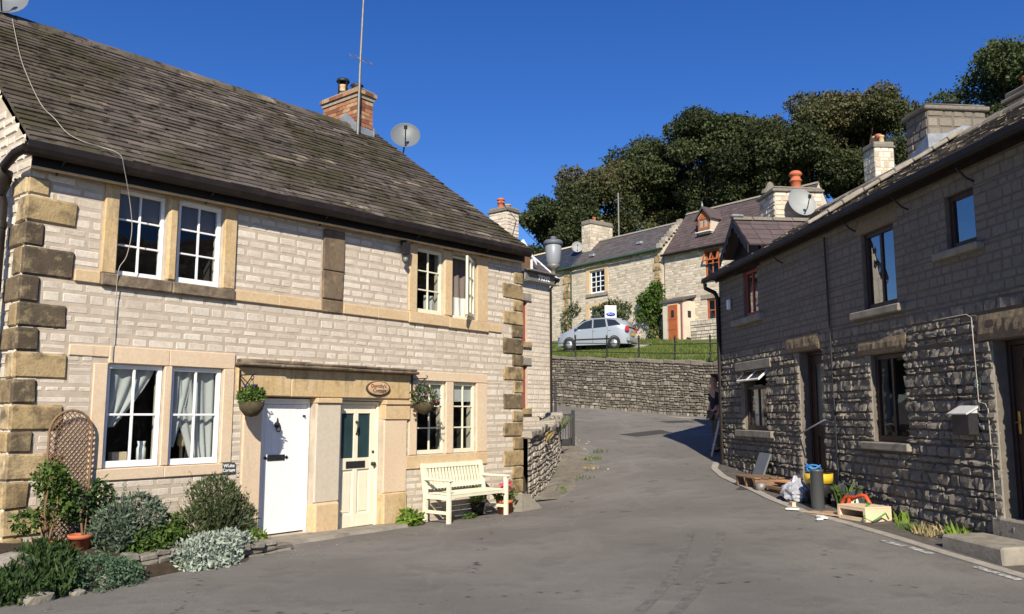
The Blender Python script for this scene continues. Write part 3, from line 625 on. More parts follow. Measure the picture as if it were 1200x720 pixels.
for x in [.25,2.05,3.85,5.7,7.4]:
    b=MB(); b.tube([(x,-.24,4.40+.021*x),(x,-.12,4.33+.021*x),(x,-.03,4.27+.021*x)],.012,5); b.build('gutter_bracket',M['black_iron'],GU)
b=MB(); b.tube([(-.16,-.27,4.44),(-.2,-.1,4.40),(-.19,.22,4.32)],.05,8); b.lathe([(.06,4.02),(.11,4.18),(.12,4.28),(.11,4.30)],10,(-.17,.35,0)); b.tube([(-.17,.35,4.08),(-.13,.35,3.95),(-.13,.35,-.2)],.05,10)
for z in (3.7,2.5,1.3): b.lathe([(.058,z-.04),(.062,z),(.058,z+.04)],10,(-.13,.35,0))
b.build('downpipe',M['gutter'],A)
# box on wall under gutter (floodlight)
t=thing('floodlight','small black floodlight fixed below the gutter beside the third upper window','floodlight',PA(5.47,.03,4.36),rzA)
b=MB(); b.box(-.03,.03,-.09,0,.0,.03); b.prism([(-.07,-.02),(.07,-.02),(.05,-.20),(-.05,-.20)],-.14,-.05); b.build('housing',M['black_iron'],t)
b=MB(); b.lathe([(.001,-.02),(.04,-.03),(.045,-.07),(.02,-.1)],10,(0,-.1,-.22),axis='z'); b.build('sensor',M['galv'],t)
# chimney
C1=MB(); rc=random.Random(3)
def brickstack(b,x0,x1,y0,y1,z0,z1,h=.075,l=.22,seed=1,mj=.01):
    b.box(x0+.006,x1-.006,y0+.006,y1-.006,z0,z1,0)
    rg=random.Random(seed); nr=int((z1-z0)/h)
    for i in range(nr):
        za=z0+i*(z1-z0)/nr; zb=za+(z1-z0)/nr-mj
        for (ax,a0,a1) in (('x',x0,x1),('y',y0,y1)):
            s=a0-(l/2 if i%2 else 0)
            while s<a1:
                p,q=max(a0,s),min(a1,s+l-mj); s+=l
                if q-p<.03: continue
                for side in (0,1):
                    d=rg.uniform(0,.006)
                    if ax=='x':
                        yy=y0 if side==0 else y1; b.box(p,q,yy-d if side==0 else yy-.02,yy+.02 if side==0 else yy+d,za,zb,1,rg.random())
                    else:
                        xx=x0 if side==0 else x1; b.box(xx-d if side==0 else xx-.02,xx+.02 if side==0 else xx+d,p+.001,q-.001,za,zb,1,rg.random())
brickstack(C1,6.79,7.20,2.72,3.78,6.85,7.97,seed=4)
for (dx,z0,z1) in ((.03,7.90,7.975),(.055,7.977,8.06)):
    bb=MB(); brickstack(bb,6.79-dx,7.20+dx,2.72-dx,3.78+dx,z0,z1,h=.08,seed=int(z0*100)); C1.merge(bb)
CH=C1.build('chimney',[M['mortar_brick'],M['brick']],A)
b=MB(); b.box(6.76,7.23,2.68,3.82,8.062,8.10,c=.02,j=.01); b.build('flaunching',M['mortar_brick'],CH)
b=MB(); b.lathe([(.10,8.09),(.11,8.12),(.085,8.14),(.08,8.33),(.10,8.35),(.09,8.37)],14,(6.99,3.42,0)); b.build('chimney_pot',M['buffpot'],CH)
b=MB(); b.lathe([(.10,8.20),(.10,8.23)],14,(6.99,3.42,0)); 
for k in range(4): b.box(6.99+.105*math.cos(k*1.57)-.012,6.99+.105*math.cos(k*1.57)+.012,3.42+.105*math.sin(k*1.57)-.012,3.42+.105*math.sin(k*1.57)+.012,8.15,8.46)
b.lathe([(.13,8.44),(.14,8.46),(.12,8.50),(.001,8.51)],14,(6.99,3.42,0)); b.build('cowl',M['black_iron'],CH)
b=MB(); b.lathe([(.09,8.09),(.085,8.16),(.12,8.18),(.10,8.22),(.14,8.25),(.06,8.30)],14,(6.99,2.98,0)); b.build('cowl',M['black_iron'],CH)
b=MB(); b.box(6.76,7.23,2.695,2.705,6.98,7.30,j=.008); b.prism([(2.69,6.95),(3.3,7.5),(3.0,7.62),(2.69,7.34)],6.755,6.768,axis='x'); b.prism([(2.69,6.95),(3.3,7.5),(3.0,7.62),(2.69,7.34)],7.222,7.235,axis='x'); b.build('flashing',M['lead'],CH)
# aerial mast
t=thing('aerial_mast','tall thin aerial pole strapped to the brick chimney of the left house','aerial',PA(6.74,-2.62,6.98),rzA)
b=MB(); b.tube([(0,0,0.02),(.02,0,1.6),(.08,0,3.4)],[.028,.024,.018],8); b.build('pole',M['galv'],t)
b=MB()
for s in (-1,1): b.tube([(.035+s*(.16+.13*math.cos(a)),.05*math.sin(a),1.66+.06*math.sin(a)) for a in [i*math.pi/7 for i in range(15)]],.006,5)
b.build('dipole',M['galv'],t)
dish_thing('grey satellite dish on a pole just right of the brick chimney',PA(7.95,-2.55,7.38),math.radians(8),math.radians(-22),.30,M['dish'],arm_to=(-.12,.25,-.55))
dish_thing('grey satellite dish on the ridge at the top left corner of the photo',PA(.55,-2.95,7.50),math.radians(25),math.radians(-22),.30,M['dish'],arm_to=(.02,.1,-.4))
# white cable from ridge to window then wall
t=MB()
def RP(u,b_): return Vector((u,b_,4.53+.021*u+(b_+.27)*.832+.06))
ctl=[RP(.62,2.78),RP(.39,1.76),RP(.29,1.19),RP(.22,.47),RP(.28,.19),RP(.32,-.06),RP(.46,-.17),RP(.65,-.2),Vector((.77,-.38,4.57)),Vector((.85,-.34,4.42)),Vector((1.0,-.2,4.11)),Vector((1.07,-.15,3.78)),Vector((1.04,-.12,3.47)),Vector((.97,-.1,3.31)),Vector((.98,-.05,3.02)),Vector((.98,-.045,2.68)),Vector((.98,-.045,2.26))]
cp=[]
for i in range(len(ctl)-1):
    p0,p1,p2,p3=ctl[max(i-1,0)],ctl[i],ctl[i+1],ctl[min(i+2,len(ctl)-1)]
    for k in range(5):
        q=k/5; cp.append(.5*((2*p1)+(p2-p0)*q+(2*p0-5*p1+4*p2-p3)*q*q+(3*p1-p0-3*p2+p3)*q**3))
cp.append(ctl[-1])
t.tube(cp,.005,6)
o=t.build('cable',M['concrete']); o.location=(OA.x,OA.y,0); o.rotation_euler=(0,0,rzA); tag(o,'thin white cable running down the mossy roof and across an upper window','cable')
# ================================================================== around the left house
def onA(name,label,cat,u,n,z,group=None): return thing(name,label,cat,PA(u,n,z),rzA,group)
# flower bed soil
def edge_n(u):
    return 1.50-.16*max(0,u+.2)-.07*max(0,u-1.2)*0 if u>-.4 else 1.5+(u+.4)*.6
mb=MB(); vs=[]; us=[-1.1+i*.12 for i in range(32)]; K=9
for u in us:
    en=max(.15,edge_n(u))
    for k in range(K+1):
        s=k/K; n=en*s; top=.34-.07*max(0,u)
        z=top*(1-s**3)-.06*(s**3)+.03*noise.noise(Vector((u*3,n*3,1)))*(1-s)
        if u>2.4: z*=max(0,(2.66-u)/.26)
        p=PA(u,n); vs.append((p[0],p[1],z+g(p[0],p[1])*.5*s))
n1=K+1; mb.add(vs,[(i*n1+k,(i+1)*n1+k,(i+1)*n1+k+1,i*n1+k+1) for i in range(len(us)-1) for k in range(K)],0,.5,True)
tag(mb.build('flower_bed',M['soil']),kind='structure')
def bz(u,n):
    s=min(1,n/max(.15,edge_n(u))); return (.34-.07*max(0,u))*(1-s**3)-.06*s**3
# boulder helper
def rock(b,c,s,rng,r=.6,n=2):
    bm=bmesh.new(); bmesh.ops.create_icosphere(bm,subdivisions=n,radius=1)
    off=Vector((rng.uniform(0,50),rng.uniform(0,50),rng.uniform(0,50)))
    vs=[]
    for v in bm.verts:
        p=v.co.copy(); q=max(abs(p.x),abs(p.y),abs(p.z)); p=p*(.55+.45/q*.8); p*=1+.28*noise.noise(p*1.6+off)
        vs.append((c[0]+p.x*s[0],c[1]+p.y*s[1],c[2]+p.z*s[2]))
    b.add(vs,[tuple(v.index for v in f.verts) for f in bm.faces],0,r); bm.free()
rr=random.Random(9)
for (u,n,z,s,lb) in [(-.24,1.50,.02,(.17,.12,.085),'big pale boulder at the front tip of the flower bed'),(-.30,1.05,.27,(.20,.16,.13),'grey boulder among purple flowers at the far left of the bed'),(.12,1.48,.0,(.08,.07,.06),'small pale stone in front of the low green mound'),(.45,1.30,.03,(.05,.05,.10),'upright pale stone buried in the low green mound')]:
    t=onA('boulder',lb,'rock',u,n,z,'rockery stones in the flower bed'); b=MB(); rock(b,(0,0,0),s,rr,.9); b.build('stone',M['rubble'],t)
# small dry stone edging walls
def edging(label,u0,u1,h0,h1,nf,seed):
    t=onA('rockery_edging',label,'stone edging',0,0,0); rg=random.Random(seed); b=MB(); u=u0
    while u<u1:
        l=rg.uniform(.12,.24); hh=h0+(h1-h0)*(u-u0)/(u1-u0); z=-.05
        while z<hh:
            th=rg.uniform(.045,.075); nn=nf(u)
            b.box(u,u+l,-nn-rg.uniform(-.02,.03),-nn+.2,z,z+th,c=.014,j=.012,r=rg.uniform(.45,1),rng=rg); z+=th+.003
        u+=l+.006
    b.build('stones',M['rubble'],t)
edging('low dry stone edging of flat blocks holding the flower bed below the green herbs',.80,1.42,.19,.17,lambda u:edge_n(u)-.28,1)
edging('low line of flat stones beside the white door step',2.02,2.72,.12,.07,lambda u:edge_n(u)-.14,2)
# pots and shrubs
def plant(name,label,cat,u,n,z,clumps,leafm,size,seed,stems=(),group=None,elong=1.8,extra=None,up=None,ramp=None):
    t=onA(name,label,cat,u,n,z,group); rg=random.Random(seed); b=MB()
    for (c,rad,k) in clumps: leaves(b,blob_pts(k,c,rad,rg),size,rg,elong=elong,updir=up,rfun=(lambda p,c=c,rad=rad,rg=rg:rg.gauss(.45,.2)+.18*noise.noise(p*7)) )
    b.build('foliage',M[leafm],t)
    if stems:
        s=MB()
        for q in stems: s.tube(q[:-1],q[-1],5)
        s.build('stem',M['stem'],t)
    if extra: extra(t,rg)
    return t
def spikes(t,rg,k,rx,ry,h,mt):
    b=MB()
    for _ in range(k):
        a=rg.uniform(0,6.28); q=rg.random()**.5; x,y=rx*q*math.cos(a),ry*q*math.sin(a); hh=h*rg.uniform(.75,1.2)*(1-.35*q*q)
        tip=(x*1.45+rg.gauss(0,.03),y*1.45+rg.gauss(0,.03),hh)
        b.tube([(x*.5,y*.5,.1),(x*1.1,y*1.1,hh*.65),tip],[.004,.003,.002],4,0,rg.random())
        leaves(b,[tuple(Vector((x*1.1,y*1.1,hh*.65)).lerp(Vector(tip),f)) for f in (.1,.3,.5,.7,.85,1)],.016,rg,elong=2.4)
    b.build('flower_spike',M[mt],t)
def pot(label,u,n,z,r,h):
    t=onA('plant_pot',label,'plant pot',u,n,z,'terracotta pots in the flower bed'); b=MB()
    b.lathe([(.001,0),(r*.7,0),(r*.95,h*.78),(r*1.08,h*.78),(r*1.1,h),(r*.97,h),(r*.92,h*.85)],18); b.build('pot',M['terracotta'],t)
    b=MB(); b.lathe([(r*.93,h*.84),(.001,h*.87)],18); b.build('soil',M['soil'],t)
pot('terracotta pot under the tall leafy shrub by the quoins',.20,.56,.22,.12,.18); pot('orange terracotta pot to the right below the trellis',.52,.58,.24,.11,.18)
plant('potted_shrub','tall green leafy shrub on bare stems in front of the arched trellis','shrub',.20,.56,.38,[((.05,.1,.60),(.17,.14,.17),480),((.17,.1,.48),(.15,.13,.15),330),((.10,.06,.30),(.2,.13,.13),240),((-.17,.05,.20),(.13,.12,.13),190)],'lf_green',.033,1,
  [[(0,0,0),(-.03,.02,.3),(.02,.05,.75),.012],[(.02,0,0),(.09,.03,.3),(.14,.08,.7),.011],[(0,.02,0),(-.08,.03,.25),(-.16,.06,.35),.009],[(.03,.02,0),(.05,.1,.4),(.2,.1,.62),.008]])
plant('potted_shrub','dark green bushy shrub in the right terracotta pot','shrub',.55,.56,.40,[((-.02,.1,.32),(.13,.12,.17),330),((.12,.12,.20),(.11,.1,.13),160)],'lf_dark',.03,2,[[(0,0,0),(-.02,.02,.2),(.0,.08,.45),.013],[(.02,0,0),(.06,.06,.3),.008]])
plant('climbing_shrub','dark ivy-like shrub at the foot of the wall below the left window corner','shrub',.84,.28,.25,[((0,0,.48),(.15,.12,.2),480),((.03,0,.2),(.17,.12,.22),420)],'lf_dark',.034,3,[[(0,0,0),(.0,.02,.5),.008]])
plant('lavender_bush','rounded grey-green lavender bush behind the low green mound','lavender',.95,.66,.22,[((-.12,0,.20),(.24,.2,.24),1500),((.16,.02,.28),(.27,.2,.28),1700)],'lf_grey',.020,4,elong=3.2,up=lambda p:(p[0]*2,p[1]*2,.5),extra=lambda t,rg:spikes(t,rg,60,.34,.22,.58,'lf_grey'))
plant('rosemary_bush','tall feathery rosemary bush below the right lower window','rosemary',2.08,.52,.12,[((.0,0,.50),(.30,.24,.28),2000),((-.22,0,.22),(.30,.22,.22),1300),((.25,0,.28),(.28,.2,.24),1300)],'lf_olive',.018,5,elong=3.6,up=lambda p:(p[0]*1.5,p[1]*1.5,.9),
   extra=lambda t,rg:spikes(t,rg,70,.30,.26,.82,'lf_olive'))
plant('herb_clump','bright green herb clump above the dry stone edging','herb',1.24,.78,.20,[((0,0,.10),(.34,.2,.17),1300),((.22,.1,.22),(.16,.12,.13),320)],'lf_green',.028,6)
plant('silver_shrub','silver-white leaved cushion plant spilling over the bed edge','silver plant',1.74,.98,.02,[((0,0,.12),(.42,.26,.18),2000),((-.1,-.22,.02),(.35,.14,.1),700),((.34,.1,.16),(.26,.16,.15),850),((-.3,.0,.1),(.2,.2,.16),500)],'lf_silver',.026,7,elong=2.2)
plant('lime_plant','small lime green plant near the white door jamb','plant',2.52,.66,.02,[((0,0,.14),(.17,.16,.13),500),((-.22,.08,.15),(.16,.13,.12),350)],'lf_lime',.026,8)
plant('sedum_mound','low dense blue-green mound spilling onto the road edge','ground cover plant',.40,1.16,-.02,[((0,0,.06),(.46,.40,.26),6500),((.28,.05,.06),(.26,.3,.18),1500)],'lf_sedum',.020,9,elong=1.3)
plant('grass_clump','dark green grassy cushion at the left end of the bed','plant',-.16,1.14,.02,[((0,0,.10),(.44,.42,.22),3000),((.2,.2,.22),(.3,.24,.18),1500),((-.1,-.25,.05),(.4,.2,.16),1200)],'lf_dark',.022,10,elong=3.4,up=(0,0,.9))
def pflow(t,rg):
    b=MB()
    for k in range(16):
        c=(rg.uniform(-.16,.16),rg.uniform(-.14,.12),rg.uniform(.1,.2))
        for a in range(5):
            b.add([c,(c[0]+.03*math.cos(a*1.26),c[1]+.03*math.sin(a*1.26),c[2]+.012),(c[0]+.03*math.cos(a*1.26+.9),c[1]+.03*math.sin(a*1.26+.9),c[2]+.012)],[(0,1,2)])
    b.build('flowers',M['purple'],t)
plant('flowering_plant','trailing plant with small purple flowers at the left corner of the bed','flower',-.34,1.30,.0,[((0,0,.06),(.2,.18,.10),500)],'lf_dark',.024,11,extra=pflow)
plant('door_plant','leafy yellow-green plant at the foot of the right door pier','plant',5.50,.26,-.03,[((0,0,.10),(.17,.13,.12),260),((.12,-.02,.08),(.12,.1,.09),130)],'lf_lime',.05,12)
plant('weed','small green weed on the ground under the bench','weed',6.72,.42,-.03,[((0,0,.03),(.14,.05,.05),90)],'lf_green',.035,13)
# trellis
t=onA('trellis','arched brown lattice trellis leaning on the wall beside the corner quoins','trellis',.57,.09,.25)
b=MB(); hw=.225; zt=1.20
arc=[(-hw,0,0),(-hw,0,zt)]+[(-hw*math.cos(a),0,zt+.24*math.sin(a)) for a in [math.pi*i/12 for i in range(1,12)]]+[(hw,0,zt),(hw,0,0)]
b.tube(arc,.014,5); b.build('frame',M['brownwood'],t)
b=MB()
def inarch(x,z): 
    return abs(x)<=hw and (z<=zt or ((x/hw)**2+((z-zt)/.24)**2)<=1)
for s in (-1,1):
    for k in range(-9,34):
        c=k*.062; seg=[]
        for i in range(90):
            x=-hw+2*hw*i/89; z=c+s*(x)*1.25+.3
            if inarch(x,z) and z>0: seg.append((x,.006*s,z))
        if len(seg)>1: b.tube([seg[0],seg[-1]],.0055,4)
b.build('lattice',M['brownwood'],t)
# hanging baskets
def basket(label,u,z,seed,kind):
    t=onA('hanging_basket',label,'hanging basket',u,.32,z,'hanging baskets on iron brackets'); rg=random.Random(seed)
    b=MB(); b.lathe([(.001,-.19),(.08,-.17),(.145,-.09),(.165,.0),(.15,.005),(.001,-.02)],16); b.map(lambda x,y,z:(x*(1+.05*noise.noise(Vector((x*20,y*20,z*20)))),y,z)); b.build('basket',mat('moss_liner',(.07,.055,.03),1,vamt=.4,var=18,bump=1.3,bscale=30),t)
    b=MB()
    if kind==0:
        leaves(b,blob_pts(900,(0,0,.08),(.17,.16,.11),rg),.028,rg); b.build('foliage',M['lf_green'],t)
        f=MB()
        for k in range(3):
            c=(rg.uniform(-.1,.05),rg.uniform(-.08,.08),.2)
            f.lathe([(.001,0),(.022,.012),(.03,.025)],6,c)
        f.build('flowers',M['purple'],t)
    else:
        leaves(b,blob_pts(420,(0,0,.10),(.24,.2,.16),rg),.034,rg); leaves(b,blob_pts(70,(.2,-.05,-.02),(.08,.08,.14),rg),.028,rg); b.build('foliage',M['lf_olive'],t)
        f=MB()
        for c in ((.23,-.06,-.13),(.1,-.15,.02),(-.1,-.12,.12)):
            for a in range(6): f.add([c,(c[0]+.028*math.cos(a),c[1]-.012,c[2]+.03*math.sin(a)),(c[0]+.028*math.cos(a+.8),c[1]-.012,c[2]+.03*math.sin(a+.8))],[(0,1,2)])
        f.build('flowers',M['pink'],t)
    b=MB()
    for a in (.5,2.6,4.7): b.tube([(.155*math.cos(a),.155*math.sin(a),0),(0,0,.30)],.004,4)
    b.build('chain',M['black_iron'],t)
def bracket(label,u,z,wx=0):
    t=onA('wall_bracket',label,'bracket',u,.0,z,'iron basket brackets'); b=MB()
    b.box(-.012,.012,-.045,-.03,-.26,.10); b.tube([(0,-.04,.03),(0,-.36,.03),(0,-.385,.06),(0,-.36,.075)],.009,5); b.tube([(0,-.04,-.22),(0,-.18,-.10),(0,-.32,.02)],.008,5)
    b.tube([(0,-.04,.0),(0,-.16,-.1),(0,-.24,-.18)],.006,5)
    b.tube([(.0,-.32+.03*math.cos(a),-.01+.03*math.sin(a)) for a in [i*.52 for i in range(13)]],.006,5); b.build('scroll',M['black_iron'],t)
bracket('iron scroll bracket holding the mossy basket left of the white door',2.65,2.12); basket('round mossy hanging basket of green leaves left of the white door',2.65,1.80,1,0)
bracket('iron scroll bracket holding the flowering basket left of the right lower window',5.74,2.17); basket('hanging basket with trailing leaves and pink flowers before the right lower window',5.74,1.83,2,1)
# signs
t=onA('house_sign','small dark slate house sign lettered in white beside the white door','house sign',2.55,.022,.97)
b=MB(); b.box(-.088,.088,-.012,0,-.065,.065,c=.003); b.build('plate',M['slateplate'],t)
text_mesh('White',.062,'lettering',M['whiteink'],t,(0,-.0135,.026),ext=.001,bold=.001); text_mesh('Cottage',.055,'lettering',M['whiteink'],t,(0,-.0135,-.030),ext=.001,bold=.001)
t=onA('house_sign','oval cut-log house sign above the cream door','house sign',5.02,.042,2.035)
b=MB(); b.lathe([(.001,-.035),(.2,-.035),(.215,-.03),(.225,.0),(.001,.0)],28,axis='y'); b.map(lambda x,y,z:(x,y,z*.46)); b.build('log_slice',mat('log_sign_face',(.50,.29,.15),.7,noise1=(5,.4,.65,(.62,.50,.35),.7),vamt=.12,var=20),t)
b=MB(); b.lathe([(.215,-.031),(.24,-.022),(.24,.0),(.22,.0)],28,axis='y'); b.map(lambda x,y,z:(x,y,z*.47-.003)); b.build('bark_rim',M['bark'],t)
text_mesh("Dorothy's",.075,'lettering',M['ink'],t,(-.01,-.037,.033),ext=.001,bold=.001); text_mesh('Cottage',.082,'lettering',M['ink'],t,(.01,-.037,-.036),ext=.001,bold=.001)
# doormats
t=onA('doormat','reddish brown doormat on the step of the white door','doormat',3.42,.26,.0); b=MB(); b.box(-.38,.38,-.16,.15,.0,.03,c=.006,j=.004); b.build('mat',mat('coir',(.22,.10,.06),1,vamt=.3,var=60),t)
t=onA('doormat','dark half-round mat on the step of the cream door','doormat',4.75,.10,-.022)
b=MB(); b.prism([(-.36,-.02)]+[(-.36*math.cos(a),-.02-.20*math.sin(a)) for a in [math.pi*i/12 for i in range(13)]],.002,.018,axis='z'); b.build('mat',mat('dark_coir',(.10,.06,.04),1,vamt=.3,var=60),t)
# stone pavement strip by the doors
mb=MB(); vs=[]
for i in range(20):
    u=2.60+i*.145
    for n,dz in ((0.0,.045),(.62-.012*i,.045),(.66-.012*i,-.04)):
        p=PA(u,n+.02*math.sin(u*7)); vs.append((p[0],p[1],g(p[0],p[1])+dz))
mb.add(vs,[(i*3+k,(i+1)*3+k,(i+1)*3+k+1,i*3+k+1) for i in range(19) for k in range(2)]); tag(mb.build('pavement',M['slab']),kind='structure')
# bench
t=onA('park_bench','cream painted wooden garden bench with slatted back below the right lower window','bench',6.66,.10,-.03)
BM=M['cream_bench']; hw=.69
for s in (-1,1):
    b=MB(); x=s*hw; b.box(x-.03,x+.03,-.58,-.52,0,.64,c=.005); b.build('leg',BM,t)
    b=MB(); b.prism([(-.07,0),(-.01,0),(-.02,.42),(.06,.90),(.0,.90),(-.08,.44)],x-.03,x+.03,axis='x'); b.build('leg',BM,t)
    b=MB(); b.box(x-.04,x+.04,-.61,-.02,.642,.675,c=.01); b.build('armrest',BM,t)
    b=MB(); b.box(x-.018,x+.018,-.52,-.06,.14,.19,c=.004); b.box(x-.016,x+.016,-.52,-.06,.36,.43,c=.004); b.build('side_rail',BM,t)
b=MB()
for k in range(6): y=-.56+.082*k; b.box(-hw+.031,hw-.031,y,y+.066,.432,.452,c=.004)
b.build('seat',BM,t)
b=MB(); b.prism([(-.66,.36),(-.66,.43),(.66,.43),(.66,.36),(.58,.385),(.5,.39),(-.5,.39),(-.58,.385)],-.565,-.535); b.build('front_rail',BM,t)
b=MB()
def bk(z): return -.05+(z-.44)*.24
def brail(z0,z1): b.prism([(bk(z0)-.02,z0),(bk(z0)+.02,z0),(bk(z1)+.02,z1),(bk(z1)-.02,z1)],-hw+.031,hw-.031,axis='x')
brail(.50,.56);brail(.82,.89)
for k in range(17):
    x=-.60+.075*k; b.prism([(bk(.56)-.009,.56),(bk(.56)+.009,.56),(bk(.82)+.009,.82),(bk(.82)-.009,.82)],x-.02,x+.02,axis='x')
b.build('backrest',BM,t)
# geranium pot + corner block
t=onA('flower_pot','terracotta pot of pink geraniums beside the right bench leg','flower pot',7.50,.50,-.03)
b=MB(); b.lathe([(.001,0),(.10,0),(.135,.2),(.15,.2),(.15,.25),(.12,.23),(.001,.22)],16); b.build('pot',M['terracotta'],t)
rg=random.Random(4); b=MB(); leaves(b,blob_pts(170,(0,0,.34),(.17,.15,.12),rg),.05,rg,elong=1.2); b.build('foliage',M['lf_green'],t)
b=MB()
for c in ((.05,-.03,.52),(-.04,.02,.48),(.12,-.05,.40)): leaves(b,blob_pts(60,c,(.06,.06,.045),rg),.028,rg,elong=1.1)
b.build('flowers',M['pink'],t)
t=onA('plant_pot','dark pot of green leaves half hidden behind the bench','plant pot',7.2,.16,-.03)
b=MB(); b.lathe([(.001,0),(.09,0),(.12,.2),(.10,.2),(.001,.19)],14); b.build('pot',M['gutter'],t)
b=MB(); leaves(b,blob_pts(150,(0,0,.32),(.16,.12,.12),rg),.04,rg); b.build('foliage',M['lf_lime'],t)
t=onA('corner_stone','grey wedge-shaped guard stone on the ground at the house corner','stone block',8.15,.42,-.06)
b=MB(); b.prism([(-.35,.0),(.30,.0),(.12,.14),(-.18,.34),(-.35,.34)],-.22,.2); b.map(lambda x,y,z:(x+.03*noise.noise(Vector((x*6,y*6,z*6))),y+.04*noise.noise(Vector((y*6,x*6,z*6+3))),z)); b.build('stone',M['slab'],t)
# street lamp on bracket at the corner
t=thing('street_lamp','grey cylindrical street lantern on a numbered bracket at the corner of the left house','street lamp',PA(8.64,.0,4.26),rzA)
b=MB(); b.box(.0,.95,-.05,-.02,-.09,.09,c=.01); b.box(.0,.95,-.16,-.02,.092,.11); b.box(0,.95,-.16,-.02,-.11,-.092); b.build('arm',M['galv'],t)
text_mesh('79292',.15,'lettering',M['whiteink'],t,(.60,-.056,.0),ext=.003,bold=.003)
b=MB(); b.lathe([(.045,.11),(.045,.2),(.09,.22),(.12,.27),(.125,.32),(.10,.325)],16,(.86,-.09,0)); b.build('base',M['galv'],t)
b=MB(); b.lathe([(.12,.325),(.14,.38),(.165,.70),(.16,.705)],18,(.86,-.09,0)); b.build('lantern_glass',mat('milky_lantern',(.23,.25,.27),.4,spec=.4),t)
b=MB(); b.lathe([(.168,.70),(.19,.71),(.195,.765),(.16,.80),(.05,.82),(.045,.88),(.001,.89)],18,(.86,-.09,0)); b.build('cap',mat('grey_cap',(.11,.125,.15),.5),t)
# ornaments on the window sill inside
def sill_item(name,label,u,z,bd,mt):
    t=onA(name,label,'ornament',u,-.28,z,'ornaments behind the lower window'); b=MB(); bd(b); b.build('body',M[mt] if isinstance(mt,str) else mt,t)
trim('window_board',[(.9,2.5,.205,.45,1.0,1.035)],'white')
sill_item('wooden_box','pale wooden box inside the left lower window',1.27,1.036,lambda b:b.box(-.09,.09,-.05,.05,0,.17,c=.004),'palewood')
sill_item('white_jug','white jug inside the left lower window near the mullion',1.55,1.036,lambda b:b.lathe([(.001,0),(.05,0),(.055,.2),(.04,.24),(.05,.29),(.001,.28)],12),'white')
sill_item('picture_frame','small brown picture frame inside the second lower window',1.86,1.036,lambda b:b.box(-.06,.06,-.02,.02,0,.17,c=.006),'brownwood')
sill_item('candle_stand','pale candle stand inside the second lower window',2.06,1.036,lambda b:b.lathe([(.001,0),(.06,0),(.02,.04),(.02,.2),(.05,.23),(.05,.38),(.001,.38)],12),'buffpot')
sill_item('wooden_ornament','tall turned wooden ornament at the right of the second lower window',2.27,1.036,lambda b:b.lathe([(.001,0),(.06,0),(.03,.08),(.05,.14),(.02,.22),(.045,.3),(.001,.36)],12),'palewood')
plant('ground_cover','low bright green ground cover between the stone edging and the silver plant','ground cover plant',1.46,1.06,-.03,[((0,0,.04),(.22,.12,.09),520),((.3,-.08,.03),(.2,.1,.07),350)],'lf_lime',.02,14)
# ================================================================== RIGHT TERRACE
T=thing('terrace_house','shaded grey rock-faced terrace cottages with stone-slate roof on the right of the lane','house',(OR.x,OR.y,0),rzR)
def X(u): return -u
OPR=[(.0,.93,.50,2.44),(-.66,-.14,3.55,4.20),(-2.60,-1.78,3.08,4.17),(-2.51,-1.67,1.28,2.45),(-4.75,-3.93,.50,2.66),(-7.22,-6.10,1.35,2.47),(-7.08,-6.38,3.5,4.42)]
dr=[(-.20,.93,2.43,2.74),(-2.86,-1.6,2.96,3.08),(-2.72,-1.62,1.20,1.28),(-2.80,-1.60,2.45,2.67),(-4.76,-3.92,2.66,2.69),(-5.2,-4.0,2.66,2.93),(-7.6,-5.8,2.48,2.66),(-7.5,-5.85,1.24,1.35),(-7.6,-6.1,3.36,3.5)]
w=MB(); sd=31
kw=dict(h=.108,lrange=(.12,.28),joint=.006,nx=5,nk=4,inset=.014,corner=.009,blocks=dr,depth=.24,var=.28)
def bf(x,z):
    zl=2.75+.25*noise.noise(Vector((x*.7,0,3)))
    t=max(0,min(1,(zl+.25-z)/.5)); return .16+.84*t
stonewall(w,-8.45,3.2,-.3,4.50,OPR,bulge=.034,nz=.019,seed=31,levels=[2.66],bfun=bf,rfun=lambda r,x,z:.5+(r-.5)*(.28 if z>2.85 else .9),**kw)
# skewed far gable, back, near end
w.add([(-8.45,0,-.3),(-10.95,5,-.3),(-10.95,5,4.4),(-9.7,2.5,6.0),(-8.45,0,4.5)],[(0,1,2,3,4)],0)
w.add([(3.2,0,-.3),(3.2,5,-.3),(3.2,5,4.4),(3.2,2.5,6.0),(3.2,0,4.5)],[(0,1,2,3,4)],0)
w.add([(-10.95,5,-.3),(3.2,5,-.3),(3.2,5,4.4),(-10.95,5,4.4)],[(0,1,2,3)],0)
w.build('wall',[M['mortar_grey'],M['rock']],T)
def rough(name,x0,x1,y0,y1,z0,z1,mt='rock_dress',parent=T,nn=8,amp=.018):
    b=MB(); rg=random.Random(int(abs(x0*1000)+z0*77)); nx_=max(3,int((x1-x0)/.06)); nz_=max(2,int((z1-z0)/.06)); vs=[]
    for j in range(nz_+1):
        for i in range(nx_+1):
            ed=i in(0,nx_) or j in (0,nz_)
            vs.append((x0+(x1-x0)*i/nx_,y0+(.012 if ed else -rg.uniform(0,amp)),z0+(z1-z0)*j/nz_))
    n1=nx_+1; b.add(vs,[(j*n1+i,j*n1+i+1,(j+1)*n1+i+1,(j+1)*n1+i) for j in range(nz_) for i in range(nx_)])
    b.quad((x0,y0+.012,z0),(x0,y1,z0),(x1,y1,z0),(x1,y0+.012,z0)); b.quad((x0,y0+.012,z1),(x1,y0+.012,z1),(x1,y1,z1),(x0,y1,z1)); b.quad((x0,y0+.012,z0),(x0,y0+.012,z1),(x0,y1,z1),(x0,y1,z0)); b.quad((x1,y0+.012,z0),(x1,y1,z0),(x1,y1,z1),(x1,y0+.012,z1))
    return b.build(name,M[mt],parent)
